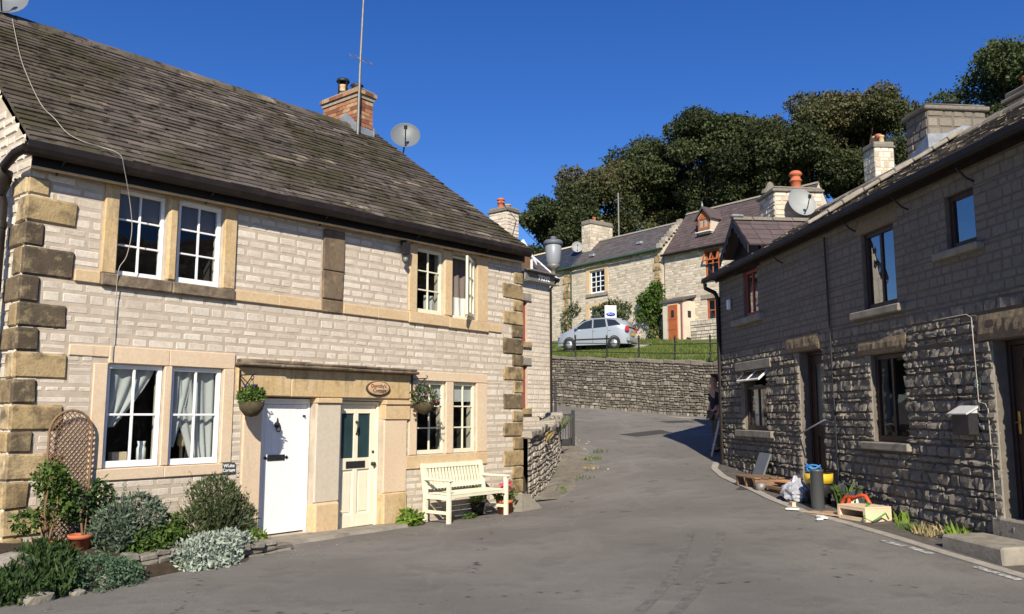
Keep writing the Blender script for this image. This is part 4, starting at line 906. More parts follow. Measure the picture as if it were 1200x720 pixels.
rough('lintel',-.20,1.1,-.05,.24,2.45,2.73); rough('lintel',-2.80,-1.60,-.045,.24,2.46,2.67); rough('lintel',-5.2,-3.98,-.045,.24,2.67,2.92)
rough('lintel',-2.75,-1.65,-.02,.24,4.175,4.40)
trim('lintel',[(-7.55,-5.82,-.06,.24,2.48,2.65)],'slab',T,c=.012)
for q in [(-2.86,-1.62,2.97,3.075),(-2.74,-1.60,1.17,1.275),(-7.55,-5.80,1.22,1.345),(-7.6,-6.12,3.37,3.495),(-.84,-.02,3.46,3.545)]: trim('sill',[(q[0],q[1],-.10,.24,q[2],q[3])],'slab',T,c=.012,j=.004)
# pale door jambs
def jambs(x,z0,z1): trim('jamb',[(x-.20,x-.002,-.012,.24,z0,z1)],'rock_dress',T)
trim('jamb',[(-4.90,-4.753,-.012,.26,.40,2.66)],'slab',T); trim('jamb',[(-.13,-.003,-.015,.26,.50,2.44)],'slab',T)
trim('jamb',[(-2.66,-2.513,-.012,.24,1.278,2.455)],'slab',T); trim('jamb',[(-7.40,-7.223,-.01,.24,1.35,2.475)],'slab',T)
BD=M['browndoor']
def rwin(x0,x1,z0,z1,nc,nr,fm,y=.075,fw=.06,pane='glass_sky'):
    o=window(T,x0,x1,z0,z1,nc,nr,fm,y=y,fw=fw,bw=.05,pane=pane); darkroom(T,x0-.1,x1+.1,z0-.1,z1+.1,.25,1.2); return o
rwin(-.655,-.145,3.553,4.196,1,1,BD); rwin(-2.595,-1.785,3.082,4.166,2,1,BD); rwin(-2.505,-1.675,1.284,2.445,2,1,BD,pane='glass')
FW=rwin(-7.21,-6.11,1.354,2.17,2,1,BD,pane='glass')
# top-hung open vents of far window
for (a,b_) in ((-7.2,-6.67),(-6.65,-6.12)):
    b=MB(); q=MB(); q.box(a,b_,-.015,.015,-.28,0,c=.003); b.merge(q,Matrix.Translation((0,.05,2.46))@Matrix.Rotation(math.radians(-48),4,'X')); b.build('vent',M['white'],FW)
    b=MB(); q=MB(); q.box(a+.04,b_-.04,-.019,-.016,-.25,-.03); b.merge(q,Matrix.Translation((0,.05,2.46))@Matrix.Rotation(math.radians(-48),4,'X')); b.build('pane',M['glass_sky'],FW)
DW=rwin(-7.075,-6.385,3.503,4.40,2,1,M['reddark'],y=.07,fw=.06)
curtain_mesh(-7.15,-6.75,1.36,2.2,.16,n=14).build('curtain',M['curtain'],T)
# doors
def door(x0,x1,z0,z1,label=None):
    b=MB(); b.box(x0,x0+.06,.14,.22,z0,z1,c=.004); b.box(x1-.06,x1,.14,.22,z0,z1,c=.004); b.box(x0+.06,x1-.06,.14,.22,z1-.06,z1,c=.004)
    a,c=x0+.065,x1-.065
    b.box(a,a+.15,.16,.205,z0+.02,z1-.065,c=.004); b.box(c-.15,c,.16,.205,z0+.02,z1-.065,c=.004)
    for (p,q) in ((z0+.02,z0+.2),(z0+.78,z0+.95),(z1-.2,z1-.065)): b.box(a+.15,c-.15,.16,.205,p,q,c=.004)
    b.box(a+.15,c-.15,.18,.19,z0+.2,z0+.78); b.box(a+.19,c-.19,.165,.185,z0+.26,z0+.72,c=.01)
    o=b.build('door',BD,T)
    p=MB(); p.box(a+.15,c-.15,.18,.187,z0+.95,z1-.2); p.build('pane',mat('obscure_glass',(.07,.085,.09),.25,spec=.5,vamt=.2,var=6),o); return o
D=door(.004,.926,.56,2.44)
k=MB(); k.box(.10,.135,.145,.158,1.44,1.68,c=.004); k.tube([(.118,.15,1.56),(.118,.10,1.56),(.20,.095,1.56)],.010,6); k.build('handle',M['brass'],D)
D=door(-4.746,-3.934,.52,2.655)
trim('threshold',[(-.15,1.0,-.06,.26,.36,.55)],'slab',T,c=.015,j=.008)
# roofs
ov=-.20; ze=4.535; up=Vector((0,2.7,1.60)).normalized(); LEN=math.hypot(2.7,1.60)
rf=MB()
slates(rf,(0,ov,ze),(1,0,0),up,LEN,lambda v:-3.75,lambda v:3.3,course=.14,wr=(.2,.45),th=.016,seed=41,jit=.014)
rf.add([(-3.75,ov,ze-.03),(3.3,ov,ze-.03),(3.3,2.5,6.09),(-3.75,2.5,6.09)],[(0,1,2,3)],0,.1); rf.add([(-3.75,5.2,ze-.03),(3.3,5.2,ze-.03),(3.3,2.5,6.14),(-3.75,2.5,6.14)],[(0,1,2,3)],0,.4)
R1=rf.build('roof',M['slate_brown'],T)
rf=MB(); LEN2=LEN
slates(rf,(0,ov,ze+.0),(1,0,0),up,LEN2,lambda v:-8.75-.5*v*.85,lambda v:-3.77-.0*v,course=.175,wr=(.3,.65),th=.028,seed=42,jit=.02)
rf.add([(-8.7,ov,ze-.03),(-3.76,ov,ze-.03),(-3.76,2.5,6.09),(-9.95,2.5,6.09)],[(0,1,2,3)],0,.1); rf.add([(-10.9,5.2,ze-.03),(-3.76,5.2,ze-.03),(-3.76,2.5,6.14),(-9.95,2.5,6.14)],[(0,1,2,3)],0,.4)
R2=rf.build('roof',M['slate_brown'],T)
b=MB()   # raised party verge of pale stones
k=0; v=0
while v<LEN-.1:
    l=random.Random(k).uniform(.28,.42); q=MB(); q.box(-3.98,-3.70,v,min(LEN,v+l)-.012,.05,.105+.01*(k%3),c=.012,j=.006,r=.5+.1*(k%4))
    Mx=Matrix.Translation((0,ov,ze))@Matrix(((1,0,0,0),(0,up.y,-up.z,0),(0,up.z,up.y,0),(0,0,0,1))); b.merge(q,Mx); v+=l;k+=1
b.build('verge_coping',M['slab'],R1)
b=MB(); x=-9.6
while x<3.2:
    l=R.uniform(.4,.55); e=min(3.3,x+l); zz=6.17
    b.prism([(2.5-.17,zz-.12),(2.5-.13,zz-.04),(2.5-.04,zz+.03),(2.5+.04,zz+.03),(2.5+.13,zz-.04),(2.5+.17,zz-.12)],x+.008,e-.008,axis='x',r=R.uniform(.4,1))
    x=e
b.build('ridge_tiles',M['slate_brown'],R1)
b=MB(); b.prism([(y-.20,z+ze-.05) for y,z in [(-.085,.05),(-.085,-.015),(-.06,-.045),(-.025,-.045),(.0,-.015),(.0,.05),(-.012,.05),(-.018,-.015),(-.068,-.015),(-.075,.05)]],-8.72,3.3,axis='x'); GU=b.build('gutter',M['gutter'],T)
trim('fascia',[(-8.5,3.2,-.06,-.04,4.42,4.50)],'gutter',T,c=0); trim('soffit',[(-8.5,3.2,-.2,-.06,4.47,4.49)],'gutter',T,c=0)
for x in [-.1,-1.4,-2.7,-5.2]:
    b=MB(); b.tube([(x,-.22,4.40),(x,-.10,4.28),(x,-.0,4.24)],.013,5); b.build('gutter_bracket',M['black_iron'],GU)
b=MB(); b.tube([(-8.6,-.25,4.42),(-8.6,-.25,4.32),(-8.44,-.10,4.2),(-8.42,-.05,4.08),(-8.42,-.05,.5)],.045,8); b.build('downpipe',M['gutter'],T)
b=MB(); b.tube([(-3.60,-.045,4.36),(-3.56,-.04,2.4),(-3.52,-.04,.4)],.016,6); b.build('waste_pipe',M['black_iron'],T)
# dormer
DM=MB(); xa,xb,xr=-7.62,-6.12,-6.86; zr=5.42; zl=4.78
b=MB(); 
b.prism([(xa+.14,4.40),(xb-.14,4.40),(xb-.14,4.80),(xr,zr-.12),(xa+.14,4.80)],-.01,.05); 
DO=b.build('dormer',M['gutter'],T)
b=MB(); b.box(xa+.14,xa+.19,.051,1.9,4.40,4.84); b.box(xb-.19,xb-.14,.051,1.9,4.40,4.84); b.build('cheek',mat('white_render_cheek',(.62,.63,.63),.7,vamt=.08,var=4),DO)
for s,(x0) in ((-1,xa),(1,xb)):
    r_=MB(); run=abs(x0-xr); hgt=zr-zl; L_=math.hypot(run,hgt); upd=Vector((xr-x0,0,hgt)).normalized()
    slates(r_,(x0,-.24,zl),(0,1,0),upd,L_,lambda v:0.0,lambda v:.9+1.5*(v/L_),course=.2,wr=(.26,.3),th=.012,seed=50+s,jit=.004)
    r_.add([(x0,-.24,zl-.02),(x0,.8,zl-.02),(xr,2.3,zr-.02),(xr,-.24,zr-.02)],[(0,1,2,3)],0,.3)
    r_.build('dormer_roof',M['slate_purple'],DO)
    bb=MB(); pts_=[(x0,zl),(xr,zr),(xr,zr-.17)]+[(x0+(xr-x0)*t,zl+(zr-zl)*t-.14-(.05 if k%2 else 0)) for k,t in enumerate([.9,.8,.7,.6,.5,.4,.3,.2,.1])]+[(x0,zl-.17)]
    bb.prism(pts_,-.27,-.245); bb.build('bargeboard',M['gutter'],DO)
b=MB()
for k in range(6): b.prism([(xr-.10,zr-.03),(xr-.03,zr+.05),(xr+.03,zr+.05),(xr+.10,zr-.03)],-.26+.4*k,-.26+.4*k+.385,axis='y',r=.5)
b.build('ridge_tiles',M['rubble'],DO)
b=MB(); b.box(xr-.09,xr+.09,-.30,-.05,zr+.03,zr+.08,c=.02); b.build('flashing',M['lead'],DO)
# chimneys
def stack(parent,x0,x1,y0,y1,z0,z1,seed,mm=('mortar_grey','rock'),pots=(),cap=.12,h=.11,lean=0):
    b=MB()
    for fi,(a0,a1,fn) in enumerate([(x0,x1,lambda x,y,z:(x,y0+y,z)),(y0,y1,lambda x,y,z:(x1-y,x,z)),(-x1,-x0,lambda x,y,z:(-x,y1-y,z)),(-y1,-y0,lambda x,y,z:(x0+y,-x,z))]):
        st=len(b.v); stonewall(b,a0,a1,z0,z1-cap,[],h=h,lrange=(.16,.34),bulge=.012,nz=.004,seed=seed+fi,joint=.012); b.map(fn,st)
    o=b.build('chimney',[M[mm[0]],M[mm[1]]],parent)
    c=MB(); rg=random.Random(seed); c.box(x0-.06,x1+.06,y0-.06,y1+.06,z1-cap,z1-cap+.07,c=.015,j=.008,r=.6); c.box(x0-.02,x1+.02,y0-.02,y1+.02,z1-cap+.072,z1,c=.02,j=.012,r=.8); c.build('cap',M['rubble'],o)
    for (px,py,kind,r,hh) in pots:
        q=MB()
        if kind=='louvre':
            q.lathe([(r*.85,z1-.01),(r*.8,z1+hh*.45),(r,z1+hh*.47),(r,z1+hh*.53),(r*.8,z1+hh*.55),(r*.75,z1+hh*.75),(r*1.05,z1+hh*.78),(r*1.05,z1+hh*.86),(r*.85,z1+hh*.95),(r*.6,z1+hh),(.001,z1+hh)],16,(px,py,0))
        else: q.lathe([(r*.9,z1-.01),(r*.85,z1+hh*.75),(r*1.05,z1+hh*.8),(r*1.05,z1+hh*.93),(r*.8,z1+hh),(r*.65,z1+hh*.9)],14,(px,py,0))
        q.build('chimney_pot',M['terracotta'] if kind in('louvre','red') else (M['buffpot'] if kind=='buff' else M['black_iron']),o)
    return o
c1=stack(T,-4.55,-3.95,2.0,3.02,5.6,6.74,61,pots=[(-4.25,2.62,'black',.12,.14)],h=.14)
b=MB(); b.prism([(1.985,5.70),(2.0,5.70),(2.95,6.20),(2.95,6.34),(2.6,6.36),(2.3,6.22),(1.985,6.20)],-3.943,-3.930,axis='x'); b.prism([(-4.7,5.55),(-3.90,5.72),(-3.93,6.2),(-4.55,5.92)],1.975,1.99); b.prism([(1.70,5.66),(2.9,6.33),(2.9,6.36),(1.70,5.69)],-3.93,-3.55,axis='x'); b.build('flashing',M['lead'],c1)
c2=stack(T,-9.85,-9.0,1.55,2.65,5.3,6.72,65,mm=('mortar_pale','rowstone'),pots=[(-9.3,2.2,'louvre',.14,.46)])
b=MB(); b.lathe([(.22,6.72),(.2,6.8),(.12,6.85),(.06,6.98),(.001,7.02)],8,(-9.62,1.72,0)); b.build('finial',M['rubble'],c2)
b=MB(); b.prism([(1.54,5.55),(2.7,6.18),(2.7,6.34),(1.54,5.72)],-8.99,-8.975,axis='x'); b.build('flashing',M['lead'],c2)
c3=stack(T,-2.75,-2.3,2.5,3.0,5.7,6.42,70,mm=('mortar_pale','rowstone'),pots=[(-2.5,2.7,'red',.1,.2)],cap=.16)
dish_thing('grey satellite dish on the pale stone chimney with the red pot',PR(8.72,-2.05,6.30),math.radians(10),math.radians(-18),.32,M['dish_pale'],arm_to=(.05,.3,-.15))
# letter box, number, cable, bracket, alarm, nameplate
def onR(name,label,cat,u,n,z,group=None): return thing(name,label,cat,PR(u,n,z),rzR,group)
t=onR('letter_box','dark letter box with pale pitched lid on the wall left of the brown door','letter box',.42,.03,1.42)
b=MB(); b.box(-.15,.15,-.13,0,0,.24,c=.006); b.build('box',M['black_iron'],t)
b=MB(); b.prism([(-.01,.30),(-.16,.22),(-.17,.235),(-.01,.325)],-.17,.17,axis='x'); b.prism([(.0,.24),(-.13,.24),(.0,.305)],-.15,-.145,axis='x'); b.prism([(.0,.24),(-.13,.24),(.0,.305)],.145,.15,axis='x'); b.build('lid',mat('zinc_lid',(.48,.48,.47),.5,vamt=.12,var=8),t)
t=onR('house_number','small dark green plate numbered 8 above the letter box','house number',.26,.03,1.98)
b=MB(); b.box(-.06,.06,-.012,0,-.075,.075,c=.003); b.build('plate',mat('green_plate',(.02,.06,.04),.4),t); text_mesh('8',.13,'lettering',M['whiteink'],t,(0,-.0135,0),ext=.001)
t=onR('cable','thin pale cable clipped round the near brown door surround','cable',0,0,0)
b=MB(); b.tube([(-.93,-.07,2.76),(-.3,-.075,2.76),(-.24,-.06,2.72),(-.24,-.045,1.78),(-.13,-.045,1.76),(-.10,-.04,1.70),(-.09,-.04,.52)],.006,5); b.build('line',M['concrete'],t)
t=onR('wall_bracket','black iron bracket on the rock-faced wall beside the house number','bracket',.62,.0,1.95,'iron brackets on the terrace wall')
b=MB(); b.box(-.01,.01,-.04,-.02,-.15,.16); b.tube([(0,-.03,.10),(0,-.35,.13)],.009,5); b.tube([(0,-.03,-.1),(0,-.25,.11)],.007,5); b.build('scroll',M['black_iron'],t)
t=onR('name_plate','small pale stone name plate between the far window and far door','name plate',5.42,.03,2.22); b=MB(); b.box(-.16,.16,-.03,0,-.05,.05,c=.008); b.build('plate',M['slab'],t)
t=onR('handrail','thin sloping metal handrail across the far doorway','handrail',4.2,0,0); b=MB(); b.tube([(-.65,.02,1.26),(-.65,-.05,1.30),(.38,-.07,1.56),(.40,.02,1.55)],.012,6); b.build('rail',M['alu'],t)
t=onR('wall_box','small white box fixed at the far corner of the terrace wall','box',7.72,.05,3.85); b=MB(); b.box(-.05,.05,-.05,0,-.1,.1,c=.005); b.build('case',M['white'],t)  # plain white box built for a lit white patch on the wall
# steps at near door
t=onR('stone_step','worn stone slab step in front of the near brown door','step',-.18,.0,.0)
b=MB(); b.box(-.45,.50,-.56,-.07,.16,.375,c=.02,j=.012); b.build('slab',M['slab'],t)
# ================================================================== HOUSE BEHIND THE LEFT HOUSE
H0=Vector((1.11,24.0,0))-dA*7.0
t2=thing('corner_house','pale stone house half hidden behind the left house with dark red windows and slate roof','house',(H0.x,H0.y,0),rzA)
OP2=[(5.05,5.92,1.8,3.0),(5.05,5.92,3.66,4.82)]
w=MB(); stonewall(w,3.4,7.0,0.2,5.62,OP2,h=.13,lrange=(.18,.38),joint=.012,bulge=.006,nz=.002,seed=80)
for X_ in (3.4,7): w.add([(X_,0,.2),(X_,3,.2),(X_,3,5.6),(X_,1.5,6.95),(X_,0,5.6)],[(0,1,2,3,4)],1,.5)
w.add([(3.4,3,.2),(7,3,.2),(7,3,5.6),(3.4,3,5.6)],[(0,1,2,3)],1,.5)
w.build('wall',[M['mortar_pale'],M['limestone']],t2)
for q in OP2:
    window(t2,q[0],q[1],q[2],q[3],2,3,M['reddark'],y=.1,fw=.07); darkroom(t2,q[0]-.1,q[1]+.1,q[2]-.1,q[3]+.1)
    trim('lintel',[(q[0]-.15,q[1]+.15,-.05,.2,q[3]+.003,q[3]+.22)],'slab',t2); trim('sill',[(q[0]-.12,q[1]+.12,-.08,.2,q[2]-.16,q[2]-.003)],'quoin',t2,r=.6)
rf=MB(); up2=Vector((0,1.7,1.42)).normalized(); L2=math.hypot(1.7,1.42)
slates(rf,(0,-.2,5.6),(1,0,0),up2,L2,lambda v:3.3,lambda v:7.1,course=.2,wr=(.28,.34),th=.012,seed=81,jit=.004)
rf.add([(3.3,3.2,5.57),(7.1,3.2,5.57),(7.1,1.5,7.03),(3.3,1.5,7.03)],[(0,1,2,3)],0,.3); R_=rf.build('roof',M['slate_grey'],t2)
b=MB(); b.prism([(-.24,5.46),(1.5,6.92),(1.5,7.07),(-.24,5.61)],7.08,7.13,axis='x'); b.build('bargeboard',M['white'],R_)
b=MB(); b.tube([(3.3,-.25,5.55),(7.1,-.25,5.55)],.06,8); b.tube([(7.0,-.25,5.5),(6.97,-.06,5.3),(6.97,-.06,.9)],.035,8); b.build('gutter',M['gutter'],t2)
b=MB(); b.prism([(5.25,5.70),(6.15,5.70),(6.15,6.0),(5.7,6.40),(5.25,6.0)],.0,.04); DQ=b.build('dormer',M['timber_eave'],t2)
b=MB(); b.box(6.08,6.15,-.03,-.002,5.65,6.05); b.build('post',M['white'],DQ); b=MB(); b.prism([(5.1,5.90),(5.7,6.46),(6.3,5.90),(6.3,6.0),(5.7,6.57),(5.1,6.0)],-.06,-.01); b.build('bargeboard',M['white'],DQ)
b=MB(); b.quad((5.7,-.05,6.53),(5.7,1.0,6.53),(6.3,.4,6.0),(6.3,-.05,6.0)); b.quad((5.7,-.05,6.53),(5.7,1.0,6.53),(5.1,.4,6.0),(5.1,-.05,6.0)); b.build('dormer_roof',M['slate_grey'],DQ)
stack(t2,6.42,6.98,1.15,1.85,6.3,7.9,83,mm=('mortar_pale','limestone'),pots=[(6.55,1.5,'louvre',.12,.30),(6.85,1.5,'buff',.13,.16)],cap=.16)
# low dry stone wall by the gate
def pathmap(P,z0f):
    seg=[0]
    for a,b in zip(P,P[1:]): seg.append(seg[-1]+math.hypot(b[0]-a[0],b[1]-a[1]))
    def f(x,y,z):
        s=max(0,min(seg[-1]-1e-6,x)); i=max(k for k in range(len(seg)-1) if seg[k]<=s); u=(s-seg[i])/(seg[i+1]-seg[i]); a,b=P[i],P[i+1]
        dx,dy=(b[0]-a[0])/(seg[i+1]-seg[i]),(b[1]-a[1])/(seg[i+1]-seg[i])
        px,py=a[0]+(b[0]-a[0])*u,a[1]+(b[1]-a[1])*u
        return (px-dy*y,py+dx*y,z+z0f(px,py,s))
    return f,seg[-1]
def rubblewall(name,label,P,h,z0f,thick,seed,hr=.13,lr=(.12,.34),cat='wall',mats=('gap','rubble'),top=None,cope=True,bl=.04):
    t=thing(name,label,cat,(P[0][0],P[0][1],0)); f,L_=pathmap(P,z0f); w=MB()
    rng=random.Random(seed); base=h
    n=int(L_/.3)
    for i in range(n):
        a,b=L_*i/n,L_*(i+1)/n; hh=h-.12
        w.quad((a,0,-.8),(b,0,-.8),(b,0,hh),(a,0,hh),0); w.quad((a,thick,-.4),(b,thick,-.4),(b,thick,hh),(a,thick,hh),0); w.quad((a,0,hh),(b,0,hh),(b,thick,hh),(a,thick,hh),0)
    z=-.62
    while z<h-.14:
        hc=rng.uniform(.6,1.4)*hr
        if z+hc>h-.14: hc=h-.14-z
        if hc<.03: break
        x=0
        while x<L_-.03:
            l=rng.uniform(*lr); e=min(L_,x+l)
            sub=[(z,z+hc)] if rng.random()>.3 or hc<.12 else [(z,z+hc*.5),(z+hc*.5,z+hc)]
            for za,zb in sub: stone(w,x+.006,e-.006,za+.004+rng.uniform(-.01,.01),zb-.004+rng.uniform(-.012,.012),bl*rng.uniform(.4,1.4),bl*.35,rng,4,3,1,None,.025,.014)
            x=e
        z+=hc
    if cope:
        x=0
        while x<L_-.03:
            l=rng.uniform(.18,.5); e=min(L_,x+l); w.box(x+.006,e-.006,-.05-rng.uniform(0,.03),thick+.03,h-.14,h+rng.uniform(-.02,.04),1,rng.uniform(.2,.7),c=.025,j=.016,rng=rng); x=e
    st=0; w.map(lambda x,y,z:(x,y,z+.05*noise.noise(Vector((x*.9,z*1.5,seed)))+.03*noise.noise(Vector((x*3.1,z*3,seed+5))))); w.map(f); w.map(lambda x,y,z:(x-P[0][0],y-P[0][1],z))
    w.build('masonry',[M[mats[0]],M[mats[1]]],t); return t
rubblewall('dry_stone_wall','low pale dry stone wall curving from the left house corner to the iron gate',[(.30,15.35),(.62,16.6),(.86,18.0),(1.08,19.4),(1.22,20.8)],.95,lambda x,y,s:g(x,y)+.0*s,-.35 if False else .35,91,hr=.10,lr=(.12,.3),mats=('gap','limestone_dry'))if False else None
M['mortar_dry']=mat('dry_wall_fill',(.15,.13,.10),1)
M['limestone_dry']=mat('dry_pale_rubble',None,.95,rndramp=[(0,(.22,.195,.155)),(.5,(.33,.295,.24)),(1,(.44,.40,.335))],noise2=(8,.57,.7,(.12,.11,.07),.5),vamt=.18,var=20,bump=1,bscale=30)
rubblewall('dry_stone_wall','low pale dry stone wall curving from the left house corner to the iron gate',[(1.22,20.9),(1.08,19.4),(.86,18.0),(.62,16.6),(.30,15.3)][::-1],.98,lambda x,y,s:g(x,y)+.36*(1-s/5.6),.35,91,hr=.085,lr=(.10,.30),mats=('mortar_dry','limestone_dry'),bl=.02)
# main retaining wall
t_=rubblewall('retaining_wall','long grey rubble retaining wall below the grass bank at the bend of the lane',WL[::1],1.9,lambda x,y,s:g(x,y)-.02,.4,92,hr=.118,lr=(.10,.27))
# tufts on low wall
def tuft(name,label,cat,loc,k,hh,rad,m_,seed,group=None,w=.012):
    t=thing(name,label,cat,loc,0,group); rg=random.Random(seed); b=MB()
    for _ in range(k):
        a=rg.uniform(0,6.28); q=rad*rg.random()**.5; x,y=q*math.cos(a),q*math.sin(a); l=hh*rg.uniform(.5,1.1); lx,ly=rg.gauss(0,.35)*l,rg.gauss(0,.35)*l
        b.add([(x-w,y,0),(x+w,y,0),(x+lx*.5,y+ly*.5,l*.65),(x+lx,y+ly,l*rg.uniform(.75,1))],[(0,1,2),(0,2,3)],0,rg.random())
    b.build('leaves',M[m_],t); return t
tuft('grass_tuft','dry straw-coloured grass on top of the low dry stone wall','grass tuft',(.52,16.9,1.05),130,.30,.22,'lf_dry',3,None,.008)
tuft('wall_plant','green wild plants behind the low wall beside the gate','plant',(1.0,19.9,1.3),150,.34,.3,'lf_olive',4,w=.014)
# gate
t=thing('iron_gate','black iron garden gate with vertical bars beside the low stone wall','gate',(1.14,21.75,g(1.3,21.7)-.02),math.radians(4))
def bar(nm,bx,par=None):
    b=MB()
    for q in bx: b.box(*q,c=.004)
    return b.build(nm,M['black_iron'],par or t)
bar('post',[(-.03,.03,-.03,.03,0,1.75)]); bar('post',[(.42,.50,-.05,.05,0,1.0)])
bar('frame',[(.04,.40,-.015,.015,.08,.12),(.04,.40,-.015,.015,.86,.90),(.04,.07,-.016,.016,.05,.92),(.37,.40,-.016,.016,.05,.92)])
for k in range(4): bar('bar',[(.115+.07*k,.13+.07*k,-.008,.008,.12,.86)])
bar('kick_plate',[(.05,.39,-.006,.006,.12,.24)])
# railing on the retaining wall
t=thing('railing','black iron railing with two rails along the top of the retaining wall','railing',(0,0,0))
rp=[]
for (x,y) in [(-2.2,33.2),(-1.0,32.8),(.15,32.3),(1.3,31.75),(2.4,31.15),(3.52,30.5),(4.6,29.8),(5.72,28.85),(6.72,27.85),(7.7,26.8),(8.7,25.8)]:
    z=hz(x,y)-.02; rp.append((x,y,z)); b=MB(); b.lathe([(.035,0),(.028,.1),(.026,.80),(.045,.82),(.03,.86),(.045,.90),(.001,.95)],8,(x,y,z)); 
    for h in (.30,.62): b.lathe([(.026,h-.04),(.04,h),(.026,h+.04)],8,(x,y,z))
    b.build('post',M['black_iron'],t)
for h in (.30,.62):
    b=MB(); b.tube([(x,y,z+h) for x,y,z in rp],.016,6); b.build('rail',M['black_iron'],t)
# grass blades on the bank
rg=random.Random(77); b=MB()
for _ in range(26000):
    x=rg.uniform(.2,9); y=rg.uniform(27,48)
    wy=np.interp(x,[q[0] for q in WL],[q[1] for q in WL])
    if y<wy+.35: continue
    z=hz(x,y); l=rg.uniform(.06,.16)*(1.4 if y<wy+.8 else 1); w_=.018; a=rg.uniform(0,3.14); dx,dy=w_*math.cos(a),w_*math.sin(a)
    b.add([(x-dx,y-dy,z-.01),(x+dx,y+dy,z-.01),(x+rg.gauss(0,.04),y+rg.gauss(0,.04),z+l)],[(0,1,2)],0,max(0,min(1,rg.gauss(.5,.22)+.5*noise.noise(Vector((x*.8,y*.8,0))))))
tag(b.build('lawn_grass',M['grassblade']),'green grass growing on the bank above the retaining wall','grass',kind='stuff')
mb=MB(); vs=[]
for (x,y) in [(5.75,43.2),(6.75,42.4),(7.5,43.8),(6.5,44.8)]: vs.append((x,y,hz(x,y)+.06))
mb.add(vs,[(0,1,2,3)]); tag(mb.build('path',M['concrete']),kind='structure')
# ================================================================== FAR ROW
RO=Vector((6.621,49,0)); rzF=math.atan2(-.788,.6157)
def onF(name,label,cat,u,b,z,group=None):
    return thing(name,label,cat,(RO.x+.6157*u+.788*b,RO.y-.788*u+.6157*b,z),rzF,group)
def rowhouse(label,u0,u1,ze,zr,br,roofm,ops,seed,dark=True):
    t=thing('row_house',label,'house',(RO.x,RO.y,0),rzF,'stone houses above the bank'); w=MB()
    stonewall(w,u0,u1,5.0,ze,ops,h=.15,lrange=(.18,.42),joint=.016,bulge=.007,nz=.004,seed=seed)
    D=br*2
    for u in (u0,u1): w.add([(u,0,5),(u,D,5),(u,D,ze),(u,br,zr-.05),(u,0,ze)],[(0,1,2,3,4)],1,.6)
    w.add([(u0,D,5),(u1,D,5),(u1,D,ze),(u0,D,ze)],[(0,1,2,3)],1,.5)
    w.build('wall',[M['mortar_row'],M['rowstone']],t)
    rf=MB(); up=Vector((0,br+.2,zr-ze)).normalized(); L=math.hypot(br+.2,zr-ze)
    slates(rf,(0,-.2,ze),(1,0,0),up,L,lambda v:u0,lambda v:u1,course=.24,wr=(.28,.36),th=.012,seed=seed+1,jit=.004)
    rf.add([(u0,D+.2,ze),(u1,D+.2,ze),(u1,br,zr+.02),(u0,br,zr+.02)],[(0,1,2,3)],0,.3); rr_=rf.build('roof',M[roofm],t)
    b=MB(); x=u0
    while x<u1-.05: e=min(u1,x+.45); b.prism([(br-.14,zr-.06),(br,zr+.07),(br+.14,zr-.06)],x+.01,e-.01,axis='x',r=R.random()); x=e
    b.build('ridge_tiles',M['slab'] if roofm!='slate_blue' else M['dressing_pink'],rr_)
    return t,rr_
f1,_=rowhouse('far stone house with blue-black slate roof at the left end of the row',-10.5,-4.42,11.0,12.95,1.8,'slate_blue',[],101)
op=[(-2.8,-1.45,9.1,10.55),(-2.85,-.9,6.9,8.2)]
f2,_=rowhouse('far stone house with grey slate roof and white multi-pane windows behind the silver car',-4.4,3.25,11.05,12.9,1.8,'slate_grey',op,103)
for q,nc,nr in ((op[0],3,4),(op[1],4,3)):
    window(f2,q[0]+.02,q[1]-.02,q[2]+.02,q[3],nc,nr,M['white'],y=.1,fw=.07,bw=.05); darkroom(f2,q[0]-.1,q[1]+.1,q[2]-.1,q[3]+.1)
    trim('lintel',[(q[0]-.3,q[1]+.3,-.04,.2,q[3]+.003,q[3]+.28)],'sandstone',f2); trim('sill',[(q[0]-.3,q[1]+.3,-.09,.2,q[2]-.2,q[2]-.003)],'slab',f2)
    for s in (q[0]-.3,q[1]+.003): trim('jamb',[(s,s+.297,-.04,.2,q[2],q[3])],'sandstone',f2)
for k in range(11):
    wd_=.75 if k%2 else .45; trim('quoin',[(-4.95-wd_*.5,-4.95+wd_*.5,-.06,.02,5.7+.48*k,6.16+.48*k)],'quoin',f1,c=.02,r=R.uniform(.5,.9)); 
    trim('quoin',[(2.85-wd_*.4,2.85+wd_*.4,-.06,.02,5.7+.46*k,6.14+.46*k)],'quoin',f2,c=.02,r=R.uniform(.55,1))
b=MB(); b.tube([(-10.4,-.3,10.98),(-4.4,-.3,10.98),(3.2,-.3,11.02)],.07,6); b.build('gutter',mat('green_gutter',(.03,.075,.05),.5),f2)
b=MB(); b.tube([(-4.42,-.12,10.95),(-4.42,-.12,5.6)],.05,6); b.build('downpipe',M_g if False else bpy.data.materials['green_gutter'],f2)
b=MB(); 
for k in range(9): 
    v=k/9; b.box(3.0,3.35,-.25+2.05*v,-.25+2.05*(v+.105),11.02+1.88*v+.05,11.02+1.88*(v+.1)+.16,c=.02,j=.01,r=R.random())
b.build('verge_coping',M['limestone_dry'],f2)
ck=stack(f2,-4.57,-3.72,1.0,3.0,12.0,14.25,111,mm=('mortar_row','rowstone'),pots=[(-4.1,1.7,'red',.14,.3),(-4.1,2.4,'buff',.14,.18)],h=.22,cap=.3)
op3=[(6.28,7.25,8.95,10.45),(6.32,7.35,6.5,7.8)]
f3,rf3=rowhouse('tall far stone house with purple slate roof and orange-brown windows beside the porch',3.4,12.0,10.6,13.35,2.05,'slate_purple',op3,105)
RW=M['redwood']
